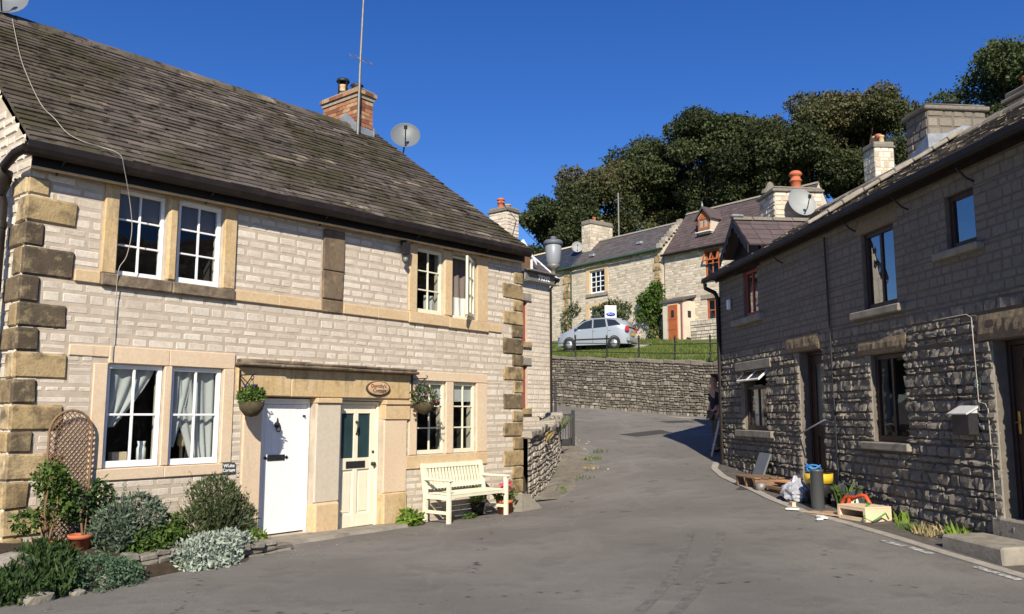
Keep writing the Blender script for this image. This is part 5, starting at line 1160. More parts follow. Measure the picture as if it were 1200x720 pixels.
for q in op3:
    wn=window(f3,q[0]+.02,q[1]-.02,q[2]+.02,q[3],2,2,RW,y=.06,fw=.10,bw=.06); darkroom(f3,q[0]-.1,q[1]+.1,q[2]-.1,q[3]+.1)
    trim('lintel',[(q[0]-.35,q[1]+.25,-.06,.2,q[3]+.003,q[3]+.25)],'slab',f3); trim('sill',[(q[0]-.2,q[1]+.2,-.1,.2,q[2]-.18,q[2]-.003)],'slab',f3)
b=MB(); q=MB(); q.box(-.5,-.42,-.03,.03,-.62,0);q.box(.42,.5,-.03,.03,-.62,0);q.box(-.42,.42,-.03,.03,-.08,0);q.box(-.42,.42,-.03,.03,-.62,-.54);q.box(-.03,.03,-.03,.03,-.54,-.08); b.merge(q,Matrix.Translation((6.76,.0,10.42))@Matrix.Rotation(math.radians(-22),4,'X')); b.build('vent',RW,wn)
b=MB(); b.tube([(3.4,-.3,10.58),(12,-.3,10.58)],.07,6); b.build('gutter',M['gutter'],f3)
# porch
P_=MB(); P_.box(4.06,5.5,-1.0,-.01,5.2,7.75); po=P_.build('porch',mat('cream_render',(.55,.49,.39),.9,vamt=.08,var=3),f3)
b=MB(); b.prism([(-1.15,7.70),(.0,8.02),(.0,8.12),(-1.15,7.80)],3.95,5.62,axis='x'); b.build('porch_roof',M['slate_grey'],po)
b=MB(); b.box(4.45,5.22,-1.05,-1.0,5.6,7.62); pd=b.build('door_frame',M['dressing_pink'],po)
b=MB(); b.box(4.52,5.15,-1.075,-1.052,5.65,7.55,c=.004)
for k in range(4): b.box(4.53+.155*k,4.67+.155*k,-1.086,-1.077,5.68,7.52)
for z in (6.2,6.75): b.box(4.53,5.14,-1.10,-1.088,z,z+.09)
b.build('door',RW,po); b=MB(); b.box(4.74,4.94,-1.10,-1.088,6.85,7.25); b.build('pane',M['black_iron'],po)
b=MB(); b.box(5.502,5.53,-.62,-.38,6.85,7.2); b.build('side_window',M['black_iron'],po)
b=MB(); b.tube([(5.45,-1.06,7.7),(5.45,-1.06,5.4)],.035,6); b.build('downpipe',M['reddark'],po)
# dormer
b=MB(); b.prism([(5.55,11.5),(6.45,11.5),(6.45,12.45),(6.0,12.95),(5.55,12.45)],.40,1.9); dm=b.build('dormer',M['rowstone'],f3)
window(dm,5.62,6.38,11.75,12.42,2,1,RW,y=.37,fw=.09,bw=.06)
b=MB(); b.quad((6.0,.2,13.05),(6.0,2.0,13.05),(6.6,1.5,12.3),(6.6,.2,12.3)); b.quad((6.0,.2,13.05),(6.0,2.0,13.05),(5.4,1.5,12.3),(5.4,.2,12.3)); b.prism([(5.4,12.3),(6.0,13.05),(6.6,12.3),(6.6,12.2),(6.0,12.93),(5.4,12.2)],.2,.24); b.build('dormer_roof',M['slate_purple'],dm)
b=MB(); b.prism([(5.62,12.42),(6.38,12.42),(6.0,12.85)],.36,.39); b.build('gable_board',RW,dm)
b=MB(); b.lathe([(.05,13.0),(.06,13.1),(.001,13.35)],6,(6.0,.25,0)); b.build('finial',M['lead'],dm)
b=MB(); b.box(5.5,6.5,.2,.5,11.58,11.62); b.build('flashing',M['white'],dm)
for k,(u,bb) in enumerate([(-2.9,.35),(1.0,.55)]):
    b=MB(); b.box(u-.22,u+.22,bb-.12,bb+.1,11.05+.925*(bb+.2),11.05+.925*(bb+.2)+.18,c=.03); b.build('roof_vent',M['lead'],f2)
dish_thing('small pale satellite dish at the foot of the far chimney',(RO.x+.6157*-4.75+.788*.75,RO.y-.788*-4.75+.6157*.75,12.55),math.radians(0),math.radians(-15),.36,M['dish_pale'],arm_to=(.2,.35,-.2))
t=onF('aerial_mast','thin aerial pole behind the far grey slate roof','aerial',-2.05,1.9,12.8); b=MB(); b.tube([(0,0,0),(0,0,3.0)],.05,6); b.box(-.35,.35,-.03,.03,2.55,2.6); b.build('pole',M['galv'],t)
# small stone wall and stone stump by the far house
t=onF('garden_wall','short low stone wall below the far orange-brown window','wall',7.2,-1.5,5.0); b=MB(); stonewall(b,-.8,2.0,0,1.45,[],h=.18,lrange=(.2,.5),seed=120); b.box(-.8,2,.02,.3,0,1.5,1); b.build('masonry',[M['gap'],M['rowstone']],t)
# climbers on the far row
def climber(label,u,z,clumps,seed,mt='lf_green',sz=.11):
    t=onF('climbing_shrub',label,'climbing shrub',u,-.25,z,'climbers on the far row'); rg=random.Random(seed); b=MB()
    for c,rad,k in clumps: leaves(b,blob_pts(k,c,rad,rg,.3),sz,rg,rfun=lambda p:rg.gauss(.5,.22))
    b.build('foliage',M[mt],t); s=MB(); s.tube([(0,0,0),(.1,.0,.8),(.0,.05,1.7)],.06,6); s.build('stem',M['stem'],t); return t
climber('tall bright green climber between the two far houses',2.5,5.7,[((.35,.1,3.0),(.55,.4,.5),480),((-.25,0,2.5),(.7,.45,.55),560),((.55,0,2.2),(.5,.4,.5),350),((-.6,0,1.8),(.5,.35,.55),260),((.1,0,1.5),(.6,.35,.6),280),((.2,0,.7),(.4,.3,.6),130)],1)
climber('sparse rose climber over the window behind the silver car',-1.0,5.7,[((-.9,.1,2.2),(.6,.25,.4),130),((.2,.1,2.5),(.9,.25,.35),240),((1.3,.1,2.1),(.6,.3,.5),230),((.7,0,1.6),(.6,.3,.5),140)],2,'lf_olive')
climber('reddish sparse climber on the quoins left of the far white window',-4.7,5.7,[((-.2,.1,2.0),(.5,.25,.7),150),((.5,.1,2.6),(.7,.25,.4),130),((-.1,.1,1.0),(.35,.2,.7),70)],3,'lf_olive')
# silver car
CX,CY=4.50,43.6
t_car=t=thing('parked_car','silver five-door hatchback parked on the grass bank before the far houses','car',(CX,CY,hz(CX,CY)-.02),math.atan2(.423,-.906))
car=mat('silver_car_paint',(.36,.39,.42),.28,metal=.35,spec=.5)
rub=mat('tyre_rubber',(.02,.02,.02),.85); cglass=mat('car_window',(.018,.024,.028),.08,spec=.7)
prof=[(-2.08,.42,.80),(-2.12,.60,.98),(-2.05,.98,1.02),(-1.90,1.10,1.38),(-1.45,1.13,1.56),(-.7,1.10,1.63),(0.1,1.06,1.62),(.55,1.03,1.50),(1.05,1.0,1.20),(1.45,.95,1.02),(1.9,.82,.90),(2.10,.62,.72),(2.12,.42,.5)]
# body loft: cross sections along x with sill, belt and roof heights
sec=[]
for (x,belt,roof) in prof:
    w0=.80 if abs(x)<1.7 else .80-.28*(abs(x)-1.7)/.45; wr=w0-.22*min(1,max(0,(roof-belt)/.45))
    sec.append([(x,-w0*.96,.24),(x,-w0,.55),(x,-w0,belt-.12),(x,-w0*.985,belt),(x,-wr-.02,max(roof-.05,belt+.001)),(x,-wr*.72,roof),(x,0,roof+.025),(x,wr*.72,roof),(x,wr+.02,max(roof-.05,belt+.001)),(x,w0*.985,belt),(x,w0,belt-.12),(x,w0,.55),(x,w0*.96,.24)])
b=MB(); vs=[p for s in sec for p in s]; nn=13
b.add(vs,[(i*nn+k,(i+1)*nn+k,(i+1)*nn+k+1,i*nn+k+1) for i in range(len(sec)-1) for k in range(nn-1)],0,.5,True)
b.add(sec[0],[tuple(range(nn))]); b.add(sec[-1],[tuple(range(nn))]); b.build('body',car,t)
def sidewin(pts2,y0f,nm='window'):
    for s in (-1,1):
        b=MB(); 
        b.add([(x,s*(y0f(z)),z) for x,z in pts2],[tuple(range(len(pts2)))]); b.build(nm,cglass,t)
yf=lambda z:.80-.20*max(0,(z-1.06))/.5+.012
sidewin([(.98,1.06),(.45,1.42),(.02,1.52),(-.02,1.08)],yf); sidewin([(-.10,1.08),(-.06,1.53),(-.72,1.53),(-.85,1.12)],yf); sidewin([(-.95,1.14),(-.82,1.52),(-1.30,1.46),(-1.66,1.20)],yf)
b=MB(); b.add([(1.10,-.62,1.12),(1.10,.62,1.12),(.50,.55,1.57),(.50,-.55,1.57)],[(0,1,2,3)]); b.build('windscreen',cglass,t)
b=MB(); b.add([(-2.075,-.60,1.06),(-2.075,.60,1.06),(-1.62,.50,1.54),(-1.62,-.50,1.54)],[(0,1,2,3)]); b.build('rear_window',cglass,t)
for x in (1.32,-1.28):
    for s in (-1,1):
        b=MB(); b.lathe([(.30,-.10),(.315,-.06),(.315,.06),(.30,.09),(.20,.095)],20,(x,s*.74,.30),axis='y'); wl_=b.build('wheel',rub,t)
        b=MB(); b.lathe([(.20,-.01),(.19,.02),(.06,.03),(.001,.035)],10,(x,0,.30),axis='y'); 
        for v in range(len(b.v)): b.v[v]=(b.v[v][0],s*(.74+.075)+s*b.v[v][1],b.v[v][2])
        b.build('hubcap',M['alu'],wl_)
        b=MB(); b.lathe([(.36,.0),(.31,.012)],20,(x,s*.80,.32),axis='y'); b.map(lambda X_,Y_,Z_:(X_,s*.805,Z_)); b.build('wheel_arch',rub,t)
tl=mat('tail_light',(.45,.02,.02),.2,spec=.6)
for s in (-1,1):
    b=MB(); b.box(-2.10,-1.90,s*.70-.09,s*.70+.09,.86,1.12,c=.03); b.build('tail_light',tl,t)
    b=MB(); b.box(.80,.95,s*.93-.06,s*.93+.06,1.05,1.18,c=.03); b.build('mirror',car,t)
    b=MB(); b.box(1.90,2.08,s*.55-.13,s*.55+.13,.66,.80,c=.03); b.build('headlight',M['dish_pale'],t)
    for x in (.0,-.88): 
        b=MB(); b.box(x-.22,x-.06,s*.812-.012,s*.812+.012,.93,.96); b.build('door_handle',car,t)
    b=MB(); b.box(-1.0,1.0,s*.80-.02,s*.80+.02,.50,.56); b.build('trim_strip',rub,t)
b=MB(); b.box(-2.16,-1.98,-.76,.76,.36,.60,c=.05); b.build('bumper',car,t)
b=MB(); b.box(-2.14,-2.11,-.26,.26,.68,.80); b.build('number_plate',mat('yellow_plate',(.55,.38,.05),.5),t)
# sign behind car
t=thing('garden_sign','white square sign with a blue oval badge on a post behind the silver car','sign',(5.52,45.8,6.02),math.radians(6))
b=MB(); b.box(-.03,.03,-.0,.05,-.4,.9); b.build('post',M['white'],t); b=MB(); b.box(-.33,.33,-.03,-.002,.92,1.66,c=.005); b.build('panel',M['white'],t)
b=MB(); b.lathe([(.001,-.045),(.26,-.045),(.27,-.035),(.27,-.03)],24,axis='y'); b.map(lambda x,y,z:(x,y,1.16+z*.45)); b.build('badge',mat('blue_badge',(.02,.06,.30),.4),t)
b=MB(); b.tube([(-.15,-.05,1.15),(-.06,-.05,1.19),(0,-.05,1.14),(.07,-.05,1.19),(.15,-.05,1.15)],.012,4); b.build('script_mark',M['white'],t)
# slate house behind the terrace
t=thing('slate_house','stone house with purple slate roof glimpsed behind the terrace roof','house',(13.6,32.5,0),rzR)
b=MB(); b.box(-3,5,0,6,2,10.0); b.add([(-3,0,10),(-3,3,12.1),(-3,6,10)],[(0,1,2)]); b.add([(5,0,10),(5,3,12.1),(5,6,10)],[(0,1,2)]); b.build('wall',M['rowstone'],t)
rf=MB(); upq=Vector((0,3.2,2.3)).normalized(); slates(rf,(0,-.2,9.9),(1,0,0),upq,math.hypot(3.2,2.3),lambda v:-3.1,lambda v:5.1,course=.24,wr=(.28,.36),th=.012,seed=130); rf.add([(-3.1,6.2,9.9),(5.1,6.2,9.9),(5.1,3,12.2),(-3.1,3,12.2)],[(0,1,2,3)]); rf.build('roof',M['slate_purple'],t)
stack(t,.1,.95,.7,1.5,9.6,12.4,131,mm=('mortar_row','rowstone'),pots=[(.35,1.1,'buff',.13,.42),(.6,1.1,'red',.13,.42),(.8,1.1,'buff',.12,.3)],h=.2,cap=.24)
# overhead cable
o=MB(); o.tube([(-.3+.0,21.5,7.3)]+[(-.3+4.3*k/10,21.5+31*k/10,7.3+5.0*k/10-.9*math.sin(math.pi*k/10)) for k in range(1,11)],.012,4); tag(o.build('overhead_cable',M['black_iron']),'thin overhead cable sagging between the hidden house chimney and the far row','cable')
for s in (-1,1):
    for pts_ in ([(.98,.40),(1.0,.80),(.98,1.04)],[(-.06,.36),(-.06,.75),(-.05,1.07)],[(-.90,.62),(-.90,1.1)]):
        b=MB(); b.tube([(x,s*(.802-.20*max(0,z-1.06)),z) for x,z in pts_],.008,4); b.build('door_seam',rub,t_car)

t_car.scale=(.95,1,1.05)
# ================================================================== TREES
TR=[(3.9,66.0,17.0,3.3,0,'leftmost low green tree of the hilltop row above the blue-black slate roof'),(7.3,70.0,20.1,4.6,1,'broad brown-tinged tree of the hilltop row above the far stone chimney'),(12.2,72.0,22.5,4.8,0,'round green tree of the hilltop row above the purple slate house'),(16.6,66.0,22.8,4.7,0,'dense dark tree in the middle of the hilltop row'),(23.2,62.0,23.1,4.9,1,'tall bronze-topped tree of the hilltop row above the red chimney pot'),(26.4,60.0,22.3,4.5,1,'rounded tree of the hilltop row just left of the large terrace chimney'),(15.6,74.0,20.5,4.0,0,'darker lower tree standing behind the middle of the hilltop row'),(22.6,72.0,23.4,4.6,0,'dark tree behind the bronze-topped tree of the hilltop row'),(26.2,42.0,18.0,3.9,2,'leafy green tree at the top right above the terrace roof ridge')]
def tree(i,x,y,z,r,kind,label):
    gz=hz(x,y)-.3; t=thing('tree',label,'tree',(x,y,gz),0,'trees on the hill behind the houses'); rg=random.Random(200+i); zc=z-gz; r*=.86
    b=MB(); clumps=[]
    sx,sz=1.22,1.06
    for k in range(23):
        v=Vector((rg.gauss(0,1),rg.gauss(0,1)-.35,rg.gauss(0,1)+.35)).normalized(); q=rg.uniform(.5,.80); cr=r*rg.uniform(.26,.42)
        clumps.append((Vector((v.x*r*sx*q,v.y*r*sx*q,zc+v.z*r*sz*q)),cr))
    for k in range(4): clumps.append((Vector((rg.uniform(-.4,.4)*r,rg.uniform(-.4,.4)*r,zc+rg.uniform(-.6,.4)*r)),r*.45))
    for k in range(5): clumps.append((Vector((rg.uniform(-.8,.8)*r,rg.uniform(-.5,.6)*r,zc-r*rg.uniform(.8,1.15))),r*.36))
    sz_=.16 if kind<2 else .13
    rn=np.random.default_rng(900+i); V=[];RR=[]
    for c,cr in clumps:
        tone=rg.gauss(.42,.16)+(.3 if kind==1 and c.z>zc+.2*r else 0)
        n=int(1500*(cr/(r*.34))**1.6); d=rn.normal(size=(n,3)); d/=np.linalg.norm(d,axis=1)[:,None]
        q=np.where(rn.random(n)<.8,.70+.30*rn.random(n),.2+.6*rn.random(n))
        lump=1+.16*np.sin(d[:,0]*5+c.x)*np.sin(d[:,1]*6+c.y)+.12*np.sin(d[:,2]*9+c.z*3)
        P=np.array(c)+d*(cr*q*lump)[:,None]*np.array([1.05,1.05,.72])
        L=rn.normal(size=(n,3))+d*.5; L[:,2]-=.35; L/=np.linalg.norm(L,axis=1)[:,None]
        A_=np.cross(L,rn.normal(size=(n,3))); A_/=np.linalg.norm(A_,axis=1)[:,None]
        sz=(sz_*rn.uniform(.5,1.4,n))[:,None]
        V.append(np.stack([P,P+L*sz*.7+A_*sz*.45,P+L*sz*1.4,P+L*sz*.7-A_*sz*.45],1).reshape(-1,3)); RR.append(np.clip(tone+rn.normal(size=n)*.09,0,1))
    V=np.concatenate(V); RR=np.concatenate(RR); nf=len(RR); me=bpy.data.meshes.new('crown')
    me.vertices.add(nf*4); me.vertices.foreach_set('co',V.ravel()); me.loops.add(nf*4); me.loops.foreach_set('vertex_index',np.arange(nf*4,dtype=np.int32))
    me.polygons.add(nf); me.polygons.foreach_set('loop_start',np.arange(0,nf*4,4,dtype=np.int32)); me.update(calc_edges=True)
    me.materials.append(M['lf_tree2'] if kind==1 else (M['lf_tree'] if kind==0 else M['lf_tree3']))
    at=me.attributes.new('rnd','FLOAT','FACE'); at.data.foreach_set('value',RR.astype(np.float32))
    o=bpy.data.objects.new('crown',me); COL.objects.link(o); o.parent=t
    s=MB(); s.tube([(0,0,0),(.1,0,zc*.4),(.0,.1,zc*.75),(.2,.1,zc+r*.3)],[.5,.38,.26,.08],8)
    for c,cr in clumps[:12]: s.tube([(0,.05,zc*.6),tuple(Vector((0,.05,zc*.75))*.5+c*.5),tuple(c)],[.16,.1,.03],5)
    s.build('trunk',M['bark'],t)
for i,q in enumerate(TR): tree(i,*q)
# ================================================================== RIGHT SIDE CLUTTER
def onG(name,label,cat,u,n,rz=0,dz=0,group=None):
    p=PR(u,n); return thing(name,label,cat,(p[0],p[1],g(p[0],p[1])+dz),rzR+rz,group)
def strip(name,P,w,dz,mt,h=0):
    mb=MB(); L=[]; 
    for i,(x,y) in enumerate(P):
        a=P[max(0,i-1)];c=P[min(len(P)-1,i+1)]; d=Vector((c[0]-a[0],c[1]-a[1])).normalized(); nx,ny=-d.y,d.x
        L.append(((x-nx*w/2,y-ny*w/2),(x+nx*w/2,y+ny*w/2)))
    vs=[]
    for a,b in L: vs+= [(*a,g(*a)+dz-(.06 if h else 0)),(*a,g(*a)+dz+h),(*b,g(*b)+dz+h),(*b,g(*b)+dz-(.06 if h else 0))]
    mb.add(vs,[(i*4+k,(i+1)*4+k,(i+1)*4+k+1,i*4+k+1) for i in range(len(L)-1) for k in range(3)])
    return tag(mb.build(name,mt),kind='structure')
def interp(P,n):
    out=[]
    for a,b in zip(P,P[1:]): out+=[(a[0]+(b[0]-a[0])*k/n,a[1]+(b[1]-a[1])*k/n) for k in range(n)]
    return out+[P[-1]]
kp=[PR(8.8,.05)[:2],PR(8.0,.38)[:2],PR(7.0,.56)[:2],PR(5.5,.70)[:2],PR(4.2,.84)[:2],PR(2.9,.90)[:2],PR(1.9,.78)[:2],PR(1.0,.72)[:2],PR(-.1,.70)[:2],PR(-2.5,.62)[:2]]
strip('kerb',interp(kp,6),.13,.006,M['concrete'],.012)
mb=MB(); vs=[]
ipk=interp(kp,6)
for i,(x,y) in enumerate(ipk):
    v=Vector((x,y,0))-OR; u=v.dot(dR); n=v.dot(nR)
    for k in range(4):
        p=PR(u,-.02+(n-.05+.02)*k/3); vs.append((p[0],p[1],g(p[0],p[1])+.012))
mb.add(vs,[(i*4+k,(i+1)*4+k,(i+1)*4+k+1,i*4+k+1) for i in range(len(ipk)-1) for k in range(3)]); tag(mb.build('pavement',mat('rough_verge',(.10,.09,.078),.95,noise1=(2.5,.5,.7,(.05,.045,.038),.7),noise2=(5,.58,.7,(.24,.215,.18),.6),vamt=.25,var=12,bump=1.2,bscale=30)),kind='structure')
for a,b_ in (((.80,.66),(.45,.60)),((.40,.58),(.02,.56)),((-.62,.52),(-1.2,.50))):
    P=interp([PR(a[0],a[1]+.28)[:2],PR(b_[0],b_[1]+.28)[:2]],5); strip('road_marking',P,.085,.006,M['whiteline'])
# dark repair patches and a pale slab in the road
def patch(pts_,mt,dz=.005):
    mb=MB(); c=(sum(p[0] for p in pts_)/len(pts_),sum(p[1] for p in pts_)/len(pts_)); vs=[]; 
    P=interp(pts_+[pts_[0]],4)[:-1]
    for q in (.0,.5,1.0):
        for x,y in P: X_,Y_=c[0]+(x-c[0])*q,c[1]+(y-c[1])*q; vs.append((X_,Y_,g(X_,Y_)+dz))
    n=len(P); mb.add(vs,[(j*n+i,j*n+(i+1)%n,(j+1)*n+(i+1)%n,(j+1)*n+i) for j in range(2) for i in range(n)]); return tag(mb.build('road_patch',mt),kind='structure')
tar=mat('fresh_tar',(.055,.052,.048),.9,vamt=.25,var=14,bump=.8)
patch([(3.0,23.3),(4.3,24.0),(4.5,23.3),(3.4,22.7)],tar); patch([(4.6,26.2),(5.6,26.6),(5.8,26.0),(4.9,25.8)],tar)
patch([(5.0,28.2),(5.9,27.6),(6.4,27.2),(5.6,27.3)],M['concrete']); patch([(4.0,13.9),(4.2,14.4),(4.0,14.6),(3.75,14.1)],tar)
# rubble/soil at the wall foot near the left house corner
rg=random.Random(31)
t=thing('stone_debris','scattered small stones and soil at the verge beside the iron gate','stones',(1.9,20.8,g(1.9,20.8))); b=MB()
for k in range(60):
    x,y=rg.gauss(-.1,.2),rg.gauss(0,1.3); s=rg.uniform(.01,.032); rock(b,(x,y,g(1.9+x,20.8+y)-g(1.9,20.8)),(s,s,s*.6),rg,rg.random(),1)
b.build('stones',M['limestone_dry'],t)
WD=M['palewood']
t=onG('board','dark grey board leaning against the wall under the far window','board',6.05,.30,0,.02); b=MB(); q=MB(); q.box(-.24,.24,-.015,.015,0,.52,c=.004); b.merge(q,Matrix.Rotation(math.radians(-22),4,'X')); b.build('panel',mat('grey_board',(.13,.145,.16),.6,vamt=.1,var=5),t)
t=onG('pallet','small weathered timber pallet on the kerb in front of the grey board','pallet',5.45,.48,.06,0)
for k in range(4): b=MB(); b.box(-.38,.38,-.26+.14*k,-.15+.14*k,.15,.175,c=.004,j=.004); b.build('slat',M['brownwood'],t)
for x in (-.35,.0,.33): b=MB(); b.box(x-.03,x+.03,-.25,.26,.0,.148,c=.004); b.build('runner',M['brownwood'],t)
t=onG('timber_stack','stacked reddish timber offcuts between the pallet and the plastic bag','timber',4.62,.40,.1,0); b=MB(); rg=random.Random(5)
for k in range(9): x=rg.uniform(-.12,.12); y=rg.uniform(-.18,.18); z=.05*(k//3); b.box(x-.30,x+.30,y-.05,y+.05,z,z+.045,c=.005,j=.006,rng=rg,r=rg.random())
b.build('planks',M['brownwood'],t)
t=onG('wood_sheet','pale orange timber offcut lying on the stacked timber','timber',4.58,.38,.3,.16); b=MB(); b.box(-.2,.2,-.12,.12,0,.03,c=.004); b.build('sheet',mat('orange_ply',(.50,.26,.12),.8,vamt=.15,var=8),t)
t=onG('tin_can','round dark tin at the end of the timber stack','tin',4.95,.66,0,0); b=MB(); b.lathe([(.001,0),(.09,0),(.09,.13),(.075,.13),(.001,.12)],14); b.build('tin',M['galv'],t)
# plastic bag
t=onG('plastic_bag','crumpled translucent white plastic bag on the kerb left of the yellow-banded tub','bag',3.72,.62,0,0)
bm=bmesh.new(); bmesh.ops.create_icosphere(bm,subdivisions=4,radius=1); vs=[]
for v in bm.verts:
    p=v.co.copy(); z=p.z; f=1-.55*max(0,z)**1.3; nn_=1+.28*noise.noise(p*2.3+Vector((4,1,2)))+.16*(abs(noise.noise(p*5+Vector((1,7,3))))-.3)*1.4+.06*noise.noise(p*13)
    vs.append((p.x*f*.24*nn_,p.y*f*.20*nn_,max(0,.165+z*.20*nn_)))
b=MB(); b.add(vs,[tuple(q.index for q in f.verts) for f in bm.faces]); bm.free()
b.build('bag',mat('clear_plastic',(.34,.35,.38),.25,spec=.7,vamt=.25,var=6),t)
# tub, pipe, rope
t=onG('tub','black plastic tub with a bright yellow band by the far door','tub',3.42,.40,0,0); b=MB(); b.lathe([(.001,0),(.15,0),(.19,.42),(.175,.42),(.15,.06),(.001,.05)],20); b.build('body',M['black_iron'],t)
b=MB(); b.lathe([(.184,.30),(.198,.30),(.203,.44),(.188,.44)],20); b.build('band',mat('yellow_plastic',(.55,.38,.03),.45),t)
t=onG('rope_coil','tangled blue rope lying in the yellow-banded tub','rope',3.55,.42,0,.40); b=MB(); rg=random.Random(8); pts_=[]
for k in range(70): a=k*.55; pts_.append((.13*math.cos(a)*(1+.2*math.sin(k)),.10*math.sin(a),.05+.05*math.sin(k*.7)+.001*k))
b.tube(pts_,.012,5); b.build('rope',mat('blue_rope',(.05,.20,.45),.7),t)
t=onG('pipe','upright dark grey plastic pipe standing before the yellow-banded tub','pipe',3.02,.62,0,-.01); b=MB(); b.lathe([(.085,0),(.09,.02),(.09,.53),(.095,.535),(.095,.56),(.08,.56),(.08,.3),(.001,.29)],20); b.build('tube',mat('grey_pvc',(.06,.065,.068),.4,spec=.5),t)
t=onG('crate','dark grey plastic crate tilted against the wall right of the tub','crate',3.02,.14,0,.02); b=MB(); q=MB()
for bx in [(-.17,.17,-.12,-.10,0,.28),(-.17,.17,.10,.12,0,.28),(-.17,-.15,-.1,.1,0,.28),(.15,.17,-.1,.1,0,.28),(-.15,.15,-.1,.1,0,.02)]: q.box(*bx,c=.004)
b.merge(q,Matrix.Rotation(math.radians(24),4,'X')@Matrix.Rotation(.2,4,'Y')); b.build('crate_body',mat('slate_plastic',(.05,.055,.075),.5),t)
def tuftG(name,label,cat,u,n,k,hh,rad,mt,seed,w): p=PR(u,n); return tuft(name,label,cat,(p[0],p[1],g(p[0],p[1])),k,hh,rad,mt,seed,None,w)
tuftG('strap_plant','strappy green plant beside the tub at the wall foot','plant',2.92,.28,60,.42,.12,'lf_green',21,.018)
tuftG('weed','small broad-leaved weed at the wall foot near the wooden toy box','weed',1.78,.12,26,.20,.10,'lf_lime',22,.03)
tuftG('weed','low green weed on the verge below the letter box','weed',1.35,.28,34,.13,.16,'lf_green',23,.022)
tuftG('weed','pale leafy weed in front of the stone step','weed',.62,.12,46,.24,.14,'lf_lime',24,.028)
tuftG('weed','dead brown weeds along the wall foot below the letter box','weed',1.0,.12,70,.15,.30,'lf_dry',25,.01)
# reel, toy, box
t=onG('cable_reel','small white spoked reel lying against the wall','reel',2.82,.22,.3,.09); b=MB(); q=MB(); q.lathe([(.085,-.02),(.10,-.02),(.10,.02),(.085,.02),(.085,-.02)],20,axis='y')
for k in range(6): a=k*1.047; q.tube([(0,0,0),(.09*math.cos(a),0,.09*math.sin(a))],.008,5)
q.lathe([(.001,-.025),(.025,-.025),(.025,.025),(.001,.025)],10,axis='y'); b.merge(q,Matrix.Rotation(math.radians(-20),4,'X')); b.build('wheel',M['cream'],t)
t=onG('plastic_tool','orange-red plastic handle frame lying behind the wooden box','tool',2.50,.34,.2,.02); b=MB(); red=mat('red_orange_plastic',(.55,.075,.025),.4)
b.tube([(-.24,-.02,.0),(-.24,-.02,.12),(-.18,0,.2),(.0,0,.20),(.10,0,.24),(.18,.02,.24),(.24,.03,.15),(.22,.03,.06)],.026,8); b.tube([(-.24,-.02,.02),(-.12,-.05,.05),(-.1,0,.18)],.028,8); b.build('frame',red,t)
t=onG('wooden_box','pale open-fronted wooden box lying on the verge','box',2.12,.42,.25,.0); b=MB(); b.box(-.25,.25,-.22,.2,.165,.185,c=.003); b.box(-.25,.25,-.22,.2,0,.018,c=.003); b.box(-.25,-.21,-.22,.2,.019,.164); b.box(.21,.25,-.22,.2,.019,.164); b.box(-.209,.209,.18,.2,.019,.164); b.box(-.209,.209,-.218,-.20,.019,.05); b.box(-.209,.209,-.218,-.20,.135,.164); b.build('box',WD,t)
t=onG('hose','thin green hose trailing over the wooden box','hose',2.12,.42,.25,0); b=MB(); b.tube([(-.3,.22,.1),(-.2,.12,.20),(.0,.1,.2),(.15,-.1,.2),(.26,-.25,.06),(.34,-.2,.02),(.36,0,.12),(.30,.1,.04)],.011,6); b.build('tube',mat('green_hose',(.05,.28,.05),.5),t)
t=onG('cardboard','flattened brown cardboard on the kerb left of the wooden box','cardboard',2.55,.72,.5,.02); b=MB(); b.box(-.26,.26,-.12,.10,0,.010,j=.006); b.box(-.1,.2,-.02,.16,.011,.022,j=.006); b.build('sheet',mat('card',(.42,.30,.18),.9,vamt=.15,var=9),t)
for i,(u,n,s,lb) in enumerate([(3.3,.86,.08,'pale timber wedge on the kerb in front of the pipe'),(3.05,.98,.09,'flat white plastic sheet scrap in front of the pipe'),(2.2,1.0,.06,'small white paper scrap on the road before the wooden box'),(2.35,.90,.13,'pale plaster sheet scrap beside the cardboard')]):
    t=onG('scrap',lb,'scrap',u,n,i,.015,'scraps on the kerb'); b=MB(); b.prism([(-s,-s*.3),(s*.7,-s*.45),(s,.1*s),(.1*s,s*.5),(-s*.8,s*.3)],0,.02 if i else .06,axis='z'); b.build('piece',WD if i==0 else M['white'],t)
